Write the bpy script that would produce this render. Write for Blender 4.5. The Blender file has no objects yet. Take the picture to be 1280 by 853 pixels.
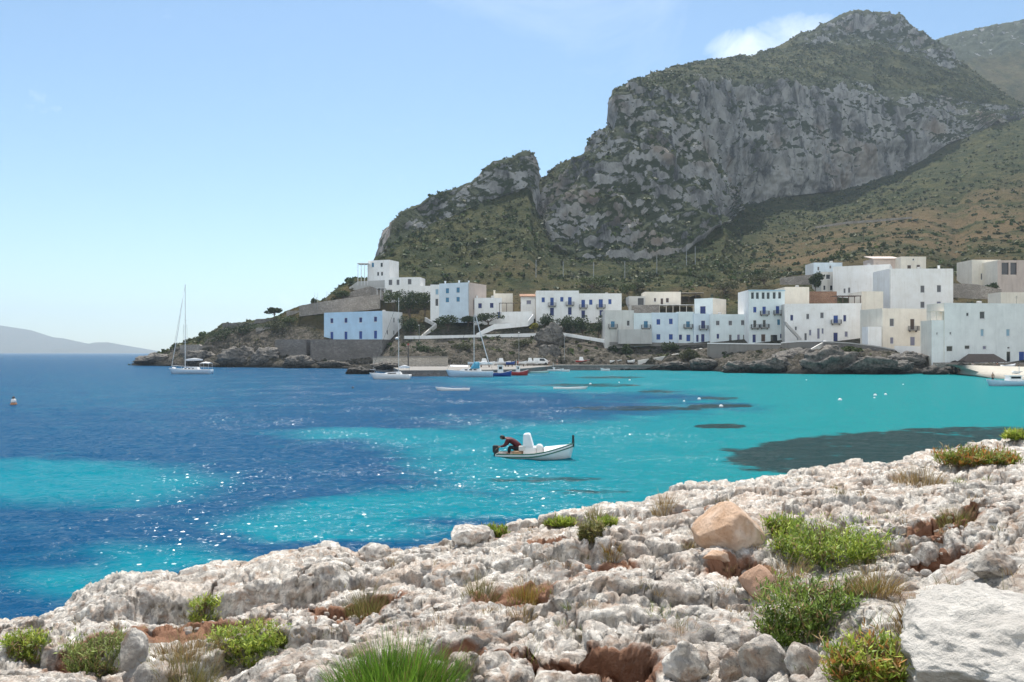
import bpy, math, random
import numpy as np
from mathutils import Vector, Matrix

scene = bpy.context.scene
COL = scene.collection
R = math.radians
FPX, EYE, HOR = 1000.0, 4.8, 441.0      # focal length in photo pixels, eye height over the water, horizon row
rng = np.random.default_rng(11)
random.seed(5)

def P(px, py, Y):
    return Vector(((px-640)/FPX*Y, Y, EYE-(py-HOR)/FPX*Y))
def W(px, py, z=0.0):
    Y = (EYE-z)*FPX/(py-HOR)
    return Vector(((px-640)/FPX*Y, Y, z))

# ------------------------------------------------------------------ numpy noise
def _hash(ix, iy, iz, seed):
    h = (ix.astype(np.uint32)*np.uint32(374761393) + iy.astype(np.uint32)*np.uint32(668265263)
         + iz.astype(np.uint32)*np.uint32(2147483647) + np.uint32(seed)*np.uint32(1274126177))
    h ^= h >> np.uint32(13)
    h *= np.uint32(1274126177)
    h ^= h >> np.uint32(16)
    h *= np.uint32(2246822519)
    h ^= h >> np.uint32(15)
    return h
_G = np.array([[1,1,0],[-1,1,0],[1,-1,0],[-1,-1,0],[1,0,1],[-1,0,1],[1,0,-1],[-1,0,-1],
               [0,1,1],[0,-1,1],[0,1,-1],[0,-1,-1],[1,1,0],[-1,1,0],[0,-1,1],[0,-1,-1]], dtype=np.float32)
def pn(p, seed=0):
    """gradient noise about -1..1 at points (n,3)"""
    p = np.asarray(p, dtype=np.float32)
    f0 = np.floor(p)
    i = f0.astype(np.int64)
    f = p - f0
    u = f*f*f*(f*(f*6-15)+10)
    out = None
    res = []
    for dx in (0, 1):
        for dy in (0, 1):
            for dz in (0, 1):
                h = _hash(i[:,0]+dx, i[:,1]+dy, i[:,2]+dz, seed) & np.uint32(15)
                g = _G[h]
                res.append(g[:,0]*(f[:,0]-dx) + g[:,1]*(f[:,1]-dy) + g[:,2]*(f[:,2]-dz))
    x00 = res[0]+(res[4]-res[0])*u[:,0]; x01 = res[1]+(res[5]-res[1])*u[:,0]
    x10 = res[2]+(res[6]-res[2])*u[:,0]; x11 = res[3]+(res[7]-res[3])*u[:,0]
    y0 = x00+(x10-x00)*u[:,1]; y1 = x01+(x11-x01)*u[:,1]
    return (y0+(y1-y0)*u[:,2]).astype(np.float64)
def fbm(p, octs=4, seed=0, gain=.5, lac=2.03):
    s = 0; a = 1.0; t = 0; q = np.asarray(p, dtype=np.float64)
    for k in range(octs):
        s = s + a*pn(q, seed+k); t += a; a *= gain; q = q*lac + 13.7
    return s/t
def ridged(p, octs=4, seed=0, gain=.5, lac=2.05):
    s = 0; a = 1.0; t = 0; q = np.asarray(p, dtype=np.float64)
    for k in range(octs):
        s = s + a*(1-2*np.abs(pn(q, seed+k))); t += a; a *= gain; q = q*lac + 7.3
    return s/t
def worley(p, seed=0, jit=.9):
    """2D cell noise on (n,2): F1, F2, cell id 0..1"""
    p = np.asarray(p, dtype=np.float64)
    i = np.floor(p).astype(np.int64); f = p - i
    n = len(p); f1 = np.full(n, 9.0); f2 = np.full(n, 9.0); cid = np.zeros(n)
    z = np.zeros(n, dtype=np.int64)
    for dx in (-1, 0, 1):
        for dy in (-1, 0, 1):
            h = _hash(i[:,0]+dx, i[:,1]+dy, z, seed)
            jx = .5+jit*((h & np.uint32(1023))/1023.0-.5); jy = .5+jit*(((h >> np.uint32(10)) & np.uint32(1023))/1023.0-.5)
            d = np.sqrt((dx+jx-f[:,0])**2 + (dy+jy-f[:,1])**2)
            m = d < f1
            f2 = np.where(m, f1, np.minimum(f2, d)); f1 = np.where(m, d, f1)
            cid = np.where(m, ((h >> np.uint32(20)) & np.uint32(1023))/1023.0, cid)
    return f1, f2, cid
def sstep(a, b, x):
    t = np.clip((x-a)/(b-a), 0, 1)
    return t*t*(3-2*t)

# ------------------------------------------------------------------ meshes and objects
def mesh_np(name, V, F, smooth=False, attrs=None, colors=None):
    V = np.asarray(V, dtype=np.float32); F = np.asarray(F, dtype=np.int32)
    me = bpy.data.meshes.new(name)
    k = F.shape[1]
    me.vertices.add(len(V)); me.vertices.foreach_set('co', V.ravel())
    me.loops.add(F.size); me.loops.foreach_set('vertex_index', F.ravel())
    me.polygons.add(len(F))
    me.polygons.foreach_set('loop_start', np.arange(0, F.size, k, dtype=np.int32))
    me.polygons.foreach_set('loop_total', np.full(len(F), k, dtype=np.int32))
    me.update(calc_edges=True)
    me.polygons.foreach_set('use_smooth', np.full(len(F), smooth, dtype=bool))
    for an, av in (attrs or {}).items():
        a = me.attributes.new(an, 'FLOAT', 'POINT'); a.data.foreach_set('value', np.asarray(av, dtype=np.float32))
    for an, av in (colors or {}).items():
        a = me.attributes.new(an, 'FLOAT_COLOR', 'POINT')
        c = np.ones((len(V), 4), dtype=np.float32); c[:, :3] = av
        a.data.foreach_set('color', c.ravel())
    return me
def grid_faces(nr, nc):
    a = (np.arange(nr-1)[:,None]*nc + np.arange(nc-1)[None,:]).ravel()
    return np.stack([a, a+1, a+nc+1, a+nc], 1)

def link(name, me, mat, parent=None, loc=None):
    o = bpy.data.objects.new(name, me)
    COL.objects.link(o)
    if mat is not None: me.materials.append(mat)
    if parent is not None: o.parent = parent
    if loc is not None: o.location = loc
    return o
def tag(o, label=None, cat=None, group=None, kind=None):
    if label: o['label'] = label
    if cat: o['category'] = cat
    if group: o['group'] = group
    if kind or cat: o['kind'] = kind or 'thing'
    return o
def empty(name, loc, label, cat, group=None, rz=0.0):
    o = bpy.data.objects.new(name, None); COL.objects.link(o)
    o.location = loc; o.rotation_euler = (0, 0, rz); o.empty_display_size = .3
    return tag(o, label, cat, group)
def copy_tree(o, parent=None):
    c = o.copy(); COL.objects.link(c)
    if parent is not None: c.parent = parent
    for ch in list(o.children): copy_tree(ch, c)
    return c

class MB:
    """collects simple shapes into one mesh (coordinates local to the thing)"""
    def __init__(s): s.v = []; s.f = []
    def quad(s, *pts):
        n = len(s.v); s.v += [tuple(p) for p in pts]; s.f.append(tuple(range(n, n+len(pts)))); return s
    def box(s, x0, y0, z0, x1, y1, z1):
        n = len(s.v)
        s.v += [(x0,y0,z0),(x1,y0,z0),(x1,y1,z0),(x0,y1,z0),(x0,y0,z1),(x1,y0,z1),(x1,y1,z1),(x0,y1,z1)]
        s.f += [(n,n+3,n+2,n+1),(n+4,n+5,n+6,n+7),(n,n+1,n+5,n+4),(n+1,n+2,n+6,n+5),(n+2,n+3,n+7,n+6),(n+3,n,n+4,n+7)]
        return s
    def tube(s, pts, r, seg=8, r2=None, cap=True):
        pts = [Vector(p) for p in pts]; n0 = len(s.v); k = len(pts)
        for i, p in enumerate(pts):
            d = (pts[min(i+1,k-1)]-pts[max(i-1,0)]).normalized()
            a = d.cross(Vector((0,0,1)) if abs(d.z) < .9 else Vector((1,0,0))).normalized(); b = d.cross(a)
            rr = r if r2 is None else r+(r2-r)*i/(k-1)
            if isinstance(r, (list, tuple)): rr = r[i]
            for j in range(seg):
                t = 2*math.pi*j/seg
                s.v.append(tuple(p+a*math.cos(t)*rr+b*math.sin(t)*rr))
        for i in range(k-1):
            for j in range(seg):
                s.f.append((n0+i*seg+j, n0+i*seg+(j+1)%seg, n0+(i+1)*seg+(j+1)%seg, n0+(i+1)*seg+j))
        if cap:
            s.f.append(tuple(n0+j for j in range(seg))[::-1]); s.f.append(tuple(n0+(k-1)*seg+j for j in range(seg)))
        return s
    def lathe(s, prof, seg=16, c=(0,0,0)):
        n0 = len(s.v)
        for r, z in prof:
            for j in range(seg):
                t = 2*math.pi*j/seg; s.v.append((c[0]+r*math.cos(t), c[1]+r*math.sin(t), c[2]+z))
        for i in range(len(prof)-1):
            for j in range(seg):
                s.f.append((n0+i*seg+j, n0+i*seg+(j+1)%seg, n0+(i+1)*seg+(j+1)%seg, n0+(i+1)*seg+j))
        s.f.append(tuple(n0+j for j in range(seg))[::-1]); s.f.append(tuple(n0+(len(prof)-1)*seg+j for j in range(seg)))
        return s
    def loft(s, rings, closed=True, caps=True):
        n0 = len(s.v); m = len(rings[0])
        for r in rings: s.v += [tuple(p) for p in r]
        for i in range(len(rings)-1):
            for j in range(m if closed else m-1):
                s.f.append((n0+i*m+j, n0+i*m+(j+1)%m, n0+(i+1)*m+(j+1)%m, n0+(i+1)*m+j))
        if caps:
            s.f.append(tuple(n0+j for j in range(m))[::-1]); s.f.append(tuple(n0+(len(rings)-1)*m+j for j in range(m)))
        return s
    def build(s, name, mat, parent=None, loc=None, smooth=False, recalc=True, bevel=0):
        me = bpy.data.meshes.new(name); me.from_pydata(s.v, [], s.f)
        if recalc:
            import bmesh
            bm = bmesh.new(); bm.from_mesh(me); bmesh.ops.recalc_face_normals(bm, faces=bm.faces)
            if bevel: bmesh.ops.bevel(bm, geom=bm.edges[:], offset=bevel, segments=2, affect='EDGES', clamp_overlap=True)
            bm.to_mesh(me); bm.free()
        me.update()
        if smooth: me.polygons.foreach_set('use_smooth', [True]*len(me.polygons))
        return link(name, me, mat, parent, loc)

# ------------------------------------------------------------------ materials
MATS = {}
def new_mat(name):
    m = bpy.data.materials.new(name); m.use_nodes = True
    nt = m.node_tree; b = nt.nodes['Principled BSDF']
    return m, nt, b
def N(nt, t, **kw):
    n = nt.nodes.new(t)
    for k, v in kw.items():
        if k in n.inputs.keys() if isinstance(k, str) else False: n.inputs[k].default_value = v
        else: setattr(n, k, v)
    return n
def noise_node(nt, vec, scale, detail=6, rough=.55, dist=0.0):
    n = nt.nodes.new('ShaderNodeTexNoise'); n.inputs['Scale'].default_value = scale
    n.inputs['Detail'].default_value = detail; n.inputs['Roughness'].default_value = rough; n.inputs['Distortion'].default_value = dist
    if vec is not None: nt.links.new(vec, n.inputs['Vector'])
    return n
def ramp(nt, fac, stops):
    n = nt.nodes.new('ShaderNodeValToRGB'); cr = n.color_ramp
    while len(cr.elements) < len(stops): cr.elements.new(.5)
    for e, (p, c) in zip(cr.elements, stops):
        e.position = p; e.color = (c[0], c[1], c[2], 1) if not isinstance(c, (int, float)) else (c, c, c, 1)
    nt.links.new(fac, n.inputs[0]); return n
def mix(nt, fac, a, b, mode='MIX'):
    n = nt.nodes.new('ShaderNodeMix'); n.data_type = 'RGBA'; n.blend_type = mode
    for sock, v in ((0, fac), (6, a), (7, b)):
        if hasattr(v, 'links') or hasattr(v, 'is_linked'): nt.links.new(v, n.inputs[sock])
        elif isinstance(v, (int, float)): n.inputs[sock].default_value = v
        else: n.inputs[sock].default_value = (v[0], v[1], v[2], 1)
    return n.outputs[2]
def math_node(nt, op, a, b=None, clamp=False):
    n = nt.nodes.new('ShaderNodeMath'); n.operation = op; n.use_clamp = clamp
    for i, v in enumerate((a, b)):
        if v is None: continue
        if hasattr(v, 'is_linked'): nt.links.new(v, n.inputs[i])
        else: n.inputs[i].default_value = v
    return n.outputs[0]
def bump(nt, bsdf, height, strength=.3, dist=.05, prev=None):
    n = nt.nodes.new('ShaderNodeBump'); n.inputs['Strength'].default_value = strength; n.inputs['Distance'].default_value = dist
    nt.links.new(height, n.inputs['Height'])
    if prev is not None: nt.links.new(prev, n.inputs['Normal'])
    if bsdf is not None: nt.links.new(n.outputs[0], bsdf.inputs['Normal'])
    return n.outputs[0]
def coords(nt):
    return nt.nodes.new('ShaderNodeTexCoord').outputs['Object']
def world_pos(nt):
    return nt.nodes.new('ShaderNodeNewGeometry').outputs['Position']

def simple(name, col, rough=.6, var=.12, scale=6.0, bumpd=0.0, metallic=0.0, spec=.4):
    """plain coloured material with a mottled tone"""
    if name in MATS: return MATS[name]
    m, nt, b = new_mat(name)
    v = coords(nt); n = noise_node(nt, v, scale, 5)
    lo = tuple(c*(1-var) for c in col); hi = tuple(min(1, c*(1+var)) for c in col)
    r = ramp(nt, n.outputs['Fac'], [(.3, lo), (.7, hi)])
    nt.links.new(r.outputs[0], b.inputs['Base Color'])
    b.inputs['Roughness'].default_value = rough; b.inputs['Metallic'].default_value = metallic
    b.inputs['Specular IOR Level'].default_value = spec
    if bumpd: bump(nt, b, n.outputs['Fac'], .5, bumpd)
    MATS[name] = m
    return m
def plaster(name, col, stain=(.45, .42, .38), amt=.35):
    """lime-washed wall: patchy tone, rain streaks, flaked spots, fine bump"""
    if name in MATS: return MATS[name]
    m, nt, b = new_mat(name)
    p = world_pos(nt)
    big = noise_node(nt, p, .35, 5, .6)
    c = mix(nt, ramp(nt, big.outputs['Fac'], [(.35, 0), (.7, 1)]).outputs[0], tuple(x*.9 for x in col), tuple(min(.9, x*1.04) for x in col))
    mp = nt.nodes.new('ShaderNodeMapping'); mp.inputs['Scale'].default_value = (1.3, 1.3, .12); nt.links.new(p, mp.inputs[0])
    st = noise_node(nt, mp.outputs[0], 1.0, 6, .65)
    fac = math_node(nt, 'MULTIPLY', ramp(nt, st.outputs['Fac'], [(.5, 0), (.78, 1)]).outputs[0], amt)
    c = mix(nt, fac, c, tuple(s*x/.75 for s, x in zip(stain, col)))
    fl = noise_node(nt, p, 1.1, 8, .7)
    fac2 = math_node(nt, 'MULTIPLY', ramp(nt, fl.outputs['Fac'], [(.62, 0), (.68, 1)]).outputs[0], amt*.9)
    c = mix(nt, fac2, c, stain)
    nt.links.new(c, b.inputs['Base Color']); b.inputs['Roughness'].default_value = .85; b.inputs['Specular IOR Level'].default_value = .2
    bump(nt, b, fl.outputs['Fac'], .4, .05)
    MATS[name] = m
    return m
def masonry(name, c1, c2, mortar=(.2,.18,.16), scale=1.0):
    """rubble stone walling"""
    if name in MATS: return MATS[name]
    m, nt, b = new_mat(name)
    p = world_pos(nt)
    w = noise_node(nt, p, .9, 3)
    pv = nt.nodes.new('ShaderNodeVectorMath'); pv.operation = 'ADD'; nt.links.new(p, pv.inputs[0])
    sc = nt.nodes.new('ShaderNodeVectorMath'); sc.operation = 'SCALE'; sc.inputs['Scale'].default_value = .5
    nt.links.new(w.outputs['Color'], sc.inputs[0]); nt.links.new(sc.outputs[0], pv.inputs[1])
    mp = nt.nodes.new('ShaderNodeMapping'); mp.inputs['Scale'].default_value = (1.4*scale, 1.4*scale, 2.3*scale); nt.links.new(pv.outputs[0], mp.inputs[0])
    vo = nt.nodes.new('ShaderNodeTexVoronoi'); vo.inputs['Scale'].default_value = 1.0; nt.links.new(mp.outputs[0], vo.inputs['Vector'])
    ve = nt.nodes.new('ShaderNodeTexVoronoi'); ve.feature = 'DISTANCE_TO_EDGE'; ve.inputs['Scale'].default_value = 1.0; nt.links.new(mp.outputs[0], ve.inputs['Vector'])
    sep = nt.nodes.new('ShaderNodeSeparateColor'); nt.links.new(vo.outputs['Color'], sep.inputs[0])
    c = mix(nt, sep.outputs[0], c1, c2)
    big = noise_node(nt, p, .25, 5, .6)
    c = mix(nt, ramp(nt, big.outputs['Fac'], [(.4, 0), (.65, .55)]).outputs[0], c, tuple(x*.62 for x in c1))
    e = ramp(nt, ve.outputs['Distance'], [(.0, 1), (.09, 0)])
    c = mix(nt, e.outputs[0], c, mortar)
    nt.links.new(c, b.inputs['Base Color']); b.inputs['Roughness'].default_value = .9; b.inputs['Specular IOR Level'].default_value = .15
    bump(nt, b, ramp(nt, ve.outputs['Distance'], [(.0, 0), (.2, 1)]).outputs[0], .7, .12)
    MATS[name] = m
    return m
def leaf_mat(name, trans=.3, rough=.55):
    """foliage that takes its leaf-by-leaf tone from the mesh"""
    if name in MATS: return MATS[name]
    m, nt, b = new_mat(name)
    a = nt.nodes.new('ShaderNodeAttribute'); a.attribute_name = 'tone'
    nt.links.new(a.outputs['Color'], b.inputs['Base Color'])
    b.inputs['Roughness'].default_value = rough; b.inputs['Specular IOR Level'].default_value = .3
    t = nt.nodes.new('ShaderNodeBsdfTranslucent'); nt.links.new(a.outputs['Color'], t.inputs['Color'])
    ms = nt.nodes.new('ShaderNodeMixShader'); ms.inputs[0].default_value = trans
    nt.links.new(b.outputs[0], ms.inputs[1]); nt.links.new(t.outputs[0], ms.inputs[2])
    nt.links.new(ms.outputs[0], nt.nodes['Material Output'].inputs['Surface'])
    MATS[name] = m
    return m
# ------------------------------------------------------------------ camera, sky, sun
cam = bpy.data.cameras.new('camera'); camo = bpy.data.objects.new('camera', cam); COL.objects.link(camo)
cam.sensor_width = 36; cam.sensor_fit = 'HORIZONTAL'; cam.lens = 36*FPX/1280
cam.shift_y = (HOR-426.5)/1280
cam.clip_start = .1; cam.clip_end = 60000
camo.location = (0, 0, EYE); camo.rotation_euler = (R(90), 0, 0)
scene.camera = camo

SUN_EL, SUN_AZ = R(60), R(-2)          # azimuth measured from +Y (ahead) towards +X (right)
world = bpy.data.worlds.new('World'); scene.world = world; world.use_nodes = True
nt = world.node_tree; bg = nt.nodes['Background']
sky = nt.nodes.new('ShaderNodeTexSky'); sky.sky_type = 'NISHITA'; sky.sun_disc = False
sky.sun_elevation = SUN_EL; sky.sun_rotation = SUN_AZ
sky.altitude = 0; sky.air_density = 1.0; sky.dust_density = .25; sky.ozone_density = 1.2
# clouds: a small bright heap low over the summit and a few thin wisps, laid out by direction in the sky itself
tc = nt.nodes.new('ShaderNodeTexCoord')
sep = nt.nodes.new('ShaderNodeSeparateXYZ'); nt.links.new(tc.outputs['Generated'], sep.inputs[0])
ax = math_node(nt, 'DIVIDE', sep.outputs[0], sep.outputs[1])          # tan of azimuth
az = math_node(nt, 'DIVIDE', sep.outputs[2], sep.outputs[1])          # tan of elevation
def blob(cx, cz, rx, rz):
    dx = math_node(nt, 'DIVIDE', math_node(nt, 'SUBTRACT', ax, cx), rx)
    dz = math_node(nt, 'DIVIDE', math_node(nt, 'SUBTRACT', az, cz), rz)
    d = math_node(nt, 'ADD', math_node(nt, 'MULTIPLY', dx, dx), math_node(nt, 'MULTIPLY', dz, dz))
    return math_node(nt, 'SUBTRACT', 1.0, d, clamp=True)
cn = noise_node(nt, tc.outputs['Generated'], 17, 9, .58, .3)
cn2 = noise_node(nt, tc.outputs['Generated'], 3.5, 7, .6, .8)
body = math_node(nt, 'MAXIMUM', blob(.30, .375, .085, .04), math_node(nt, 'MULTIPLY', blob(.36, .40, .075, .035), .85))
dens = math_node(nt, 'ADD', body, math_node(nt, 'SUBTRACT', math_node(nt, 'MULTIPLY', cn.outputs['Fac'], 1.9), 1.28))
dens = ramp(nt, dens, [(.0, 0), (.8, .62)]).outputs[0]
ahead = math_node(nt, 'GREATER_THAN', sep.outputs[1], .05)
dens = math_node(nt, 'MULTIPLY', dens, ahead)
wisp = ramp(nt, cn2.outputs['Fac'], [(.56, 0), (.8, .22)]).outputs[0]
wispm = ramp(nt, az, [(.12, 0), (.45, 1)]).outputs[0]
wisp = math_node(nt, 'MULTIPLY', math_node(nt, 'MULTIPLY', wisp, wispm), ahead)
dens = math_node(nt, 'MAXIMUM', dens, wisp)
skyt = mix(nt, 1.0, sky.outputs[0], (.76, .87, .885), 'MULTIPLY')
# unseen bright clouds added behind the viewer to lighten the shaded house fronts
cn3 = noise_node(nt, tc.outputs['Generated'], 4.2, 8, .58, .4)
behind = ramp(nt, sep.outputs[1], [(0, 1), (.02, 0)])
bk_ = math_node(nt, 'MULTIPLY', sep.outputs[1], -1.0)
north = ramp(nt, bk_, [(.05, 0), (.3, 1)]).outputs[0]
lowc = ramp(nt, sep.outputs[2], [(.0, 0), (.06, 1)]).outputs[0]
fill_clouds = math_node(nt, 'MULTIPLY', math_node(nt, 'MULTIPLY', ramp(nt, cn3.outputs['Fac'], [(.42, 0), (.52, .97)]).outputs[0], north), lowc)
dens = math_node(nt, 'MAXIMUM', dens, fill_clouds)
skyc = mix(nt, dens, skyt, (9.4, 9.6, 9.7))
nt.links.new(skyc, bg.inputs['Color'])
bg.inputs['Strength'].default_value = .115

sl = bpy.data.lights.new('sun', 'SUN'); sl.energy = 5.0; sl.angle = R(.53); sl.color = (1.0, .95, .87)
so = bpy.data.objects.new('sun', sl); COL.objects.link(so)
sd = Vector((math.sin(SUN_AZ)*math.cos(SUN_EL), math.cos(SUN_AZ)*math.cos(SUN_EL), math.sin(SUN_EL)))
so.rotation_euler = sd.to_track_quat('Z', 'Y').to_euler(); so.location = (0, 0, 600)

vs = scene.view_settings
vs.view_transform = 'Standard'; vs.look = 'None'; vs.gamma = 1; vs.use_curve_mapping = False
vs.exposure = 0.52
scene.render.engine = 'CYCLES'
cy = scene.cycles
cy.use_denoising = True; cy.max_bounces = 6; cy.diffuse_bounces = 3; cy.glossy_bounces = 2; cy.transmission_bounces = 3
cy.transparent_max_bounces = 8; cy.volume_bounces = 0; cy.caustics_reflective = False; cy.caustics_refractive = False
cy.sample_clamp_direct = 0; cy.sample_clamp_indirect = 4
cy.use_adaptive_sampling = True; cy.adaptive_threshold = .02
scene.render.film_transparent = False

# ------------------------------------------------------------------ air
hz = MB().box(-8500, -60, -3.2, 3500, 8800, 480)
m, nt, b = new_mat('sea_haze'); nt.nodes.remove(b)
pv = nt.nodes.new('ShaderNodeVolumePrincipled'); pv.inputs['Density'].default_value = .000128
pv.inputs['Color'].default_value = (.70, .85, 1, 1); pv.inputs['Anisotropy'].default_value = .35
nt.links.new(pv.outputs[0], nt.nodes['Material Output'].inputs['Volume'])
hzo = hz.build('haze', m); tag(hzo, kind='stuff')

# ------------------------------------------------------------------ far land: key lines from the shore to the ridge, each (bearing, row, distance)
K = [None]*10
K[0] = [(100,468,330),(150,465,312),(160,459,302),(166,457.5,299),(250,459,267),(345,460,253),(430,461,240),(470,462,226),(560,462.6,222),(640,463,218),(700,463,218),(830,463,218),(890,464,209),(910,466,192),(1000,468,178),(1100,468,178),(1180,467,184),(1200,468,178),(1240,472,155),(1280,474,145),(1450,485,109),(1700,500,81)]
K[1] = [(100,468.5,332),(150,465.5,315),(160,459,304),(167,456,302),(185,451.5,300),(203,447,298),(226,441,292),(260,439,282),(300,437,272),(338,440,264),(350,450,262),(383,456,258),(470,457,250),(485,455,242),(500,447,232),(560,447,230),(640,450,228),(690,452,225),(760,452,224),(830,453,222),(890,451,216),(930,449,206),(1000,446,194),(1050,444,192),(1100,446,190),(1165,454,188),(1200,458.5,180),(1240,461,166),(1280,463,158),(1450,470,130),(1700,480,100)]
K[2] = [(100,469,334),(150,466,318),(160,459.2,307),(168,455.6,305),(203,442.5,302),(226,433,296),(255,430,290),(262,421,288),(300,413,284),(345,411,276),(385,412,272),(405,424,267),(480,424,262),(502,422,258),(540,421,256),(600,418,254),(675,416.5,252),(700,418,250),(757,429,242),(815,430,238),(890,430.5,232),(935,431.5,228),(980,432,224),(1030,432.5,220),(1075,433,214),(1120,437,206),(1165,448,199),(1200,456,191),(1280,457,182),(1450,456,160),(1700,458,140)]
K[3] = [(100,469.5,338),(150,466.5,322),(160,459.6,310),(168,455.6,309),(203,442,308),(226,432.5,304),(255,429,300),(278,405,297),(317,401,292),(341,399,288),(374,383,285),(407,376,283),(427,365,285),(447,353,291),(487,350,297),(525,362,291),(602,372,286),(670,366,288),(724,362,290),(778,363,287),(850,357,287),(880,360,283),(936,360,279),(1000,350,279),(1040,330,288),(1120,318,294),(1160,322,294),(1195,345,275),(1220,322,294),(1280,320,294),(1450,300,305),(1700,290,310)]
K[4] = [(100,475,345),(160,464,322),(203,446,316),(226,436,314),(278,408,306),(341,402,297),(407,378,294),(447,354,300),(468,350,314),(473,323,332),(500,303,350),(530,287,365),(600,258,388),(660,238,405),(672,270,400),(690,312,374),(730,325,364),(800,330,362),(860,318,372),(890,300,387),(905,286,402),(915,270,465),(925,259,540),(960,251,568),(1050,240,620),(1130,215,645),(1180,187,658),(1240,162,674),(1280,150,684),(1450,110,725),(1700,90,760)]
K[8] = [(100,470,395),(226,450,360),(278,425,350),(341,420,345),(407,396,335),(447,372,335),(466,360,340),(471,322,347),(477,304,352),(487,279,362),(500,266,370),(540,250,381),(590,232,394),(620,216,404),(640,206,411),(650,200,414),(656,197,416),(663,199,419),(666,212,424),(669,230,440),(680,226,446),(700,210,450),(740,188,456),(760,175,459),(768,155,461),(777,143,463),(778.5,110,468),(800,100,540),(850,82,632),(890,74,682),(940,70,722),(975,58,752),(1010,41,782),(1050,25,802),(1085,20,812),(1120,28,817),(1160,50,802),(1200,76,782),(1240,106,762),(1280,130,747),(1450,60,802),(1700,40,830)]
K[5] = [(690,275,387),(730,240,393),(770,208,402),(830,205,415),(870,213,426),(895,245,430),(905,262,438),(915,245,500),(925,225,545),(960,205,562),(1050,195,612),(1130,175,648),(1180,160,668),(1240,148,684),(1280,143,694),(1450,95,738),(1700,75,770)]
K[6] = [(690,240,411),(730,205,426),(768,160,436),(776,118,442),(790,112,452),(830,108,458),(870,105,486),(900,106,530),(925,107,575),(950,108,590),(1050,112,642),(1130,128,670),(1180,128,692),(1240,135,707),(1280,138,712),(1450,85,762),(1700,65,790)]
K[7] = [(690,225,431),(740,192,442),(768,157,447),(776,113,453),(800,102,522),(850,86,602),(890,78,652),(950,80,692),(1000,70,717),(1050,68,732),(1100,75,737),(1150,88,737),(1200,102,737),(1240,122,732),(1280,134,732),(1450,70,792),(1700,50,815)]
def kl(k, px):
    a = np.array(K[k], dtype=float)
    return np.interp(px, a[:,0], a[:,1]), np.interp(px, a[:,0], a[:,2])
def key_columns(px):
    """rows and distances of the ten key lines at the bearings px"""
    px = np.asarray(px, dtype=float)
    py = np.zeros((10, len(px))); Y = np.zeros((10, len(px)))
    for k in (0, 1, 2, 3, 4, 8): py[k], Y[k] = kl(k, px)
    w = sstep(672, 690, px)
    for k, fr in ((5, .3), (6, .6), (7, .85)):
        fy, fY = py[4]+(py[8]-py[4])*fr, Y[4]+(Y[8]-Y[4])*fr
        ey, eY = kl(k, px)
        py[k] = fy*(1-w)+ey*w; Y[k] = fY*(1-w)+eY*w
    py[9] = py[8]+np.where(px < 470, 30, 75); Y[9] = Y[8]+np.where(px < 470, 40, 220)
    return py, Y
def ground_Y(px, py):
    """distance of the land seen at a bearing and row (village slopes, first four key lines and up)"""
    a, b = key_columns([px])
    a, b = a[:,0], b[:,0]
    for k in range(8):
        if a[k] >= py >= a[k+1] and a[k] > a[k+1]:
            t = (a[k]-py)/(a[k]-a[k+1]); return b[k]+(b[k+1]-b[k])*t
    return b[3]

NC = 1000
pxs = np.concatenate([np.linspace(100, 1330, NC-60), np.linspace(1333, 1690, 60)])
kpy, kY = key_columns(pxs)
nseg = [16, 26, 60, 50, 60, 60, 40, 44, 26]
rows_py, rows_Y, rows_k = [], [], []
for k in range(9):
    ts = np.linspace(0, 1, nseg[k], endpoint=(k == 8))
    for t in ts:
        rows_py.append(kpy[k]+(kpy[k+1]-kpy[k])*t); rows_Y.append(kY[k]+(kY[k+1]-kY[k])*t); rows_k.append(k+t)
TPY = np.array(rows_py); TY = np.array(rows_Y); TK = np.array(rows_k)[:,None]*np.ones(len(pxs))
# the break lines are worn: soften the depth along each column
for _ in range(3):
    TY[1:-1] = .25*TY[:-2]+.5*TY[1:-1]+.25*TY[2:]
    TY[:,1:-1] = .25*TY[:,:-2]+.5*TY[:,1:-1]+.25*TY[:,2:]
NR = len(TY)
X = (pxs[None,:]-640)/FPX*TY; Z = EYE-(TPY-HOR)/FPX*TY
pos = np.stack([X, TY, Z], 2)
pos[0,:,2] -= 1.5
def normals(pos):
    du = np.gradient(pos, axis=1); dv = np.gradient(pos, axis=0)
    n = np.cross(du, dv); n /= np.linalg.norm(n, axis=2, keepdims=True)+1e-9
    return n
nrm = normals(pos)
PX2 = np.ones(NR)[:,None]*pxs[None,:]
# where bare rock stands: the shore band, the spur, the buttress and the great wall, the summit
rock = np.zeros_like(TK)
rock = np.maximum(rock, (1-sstep(1.0, 1.8, TK)))                               # shore
rock = np.maximum(rock, sstep(1.0, 1.3, TK)*(1-sstep(2.2, 2.8, TK))*(1-sstep(330, 400, PX2)))
rock = np.maximum(rock, .75*sstep(1.0,1.3,TK)*(1-sstep(2.0,2.3,TK))*sstep(480,560,PX2))
cl = sstep(3.97, 4.06, TK)*(1-sstep(6.0, 6.5, TK))*sstep(466, 474, PX2)
cl = np.maximum(cl, sstep(4, 4.06, TK)*(1-sstep(668, 676, PX2))*sstep(466, 474, PX2))
cl = np.maximum(cl, .9*sstep(7.1, 7.5, TK)*sstep(960, 1030, PX2)*(1-sstep(1170, 1230, PX2)))
rock = np.maximum(rock, cl)
flat = pos.reshape(-1, 3)
big = fbm(flat/38.0, 4, 21)
rock_f = np.clip(rock.ravel(), 0, 1)
clf = cl.ravel()
cliff_amp = clf*(.45+.55*sstep(660, 700, PX2.ravel()))
q = flat*np.array([1, 1, .62])
rib = fbm(flat*np.array([1, 1, .22])/26.0, 3, 17)          # upright ribs and chimneys
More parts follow.
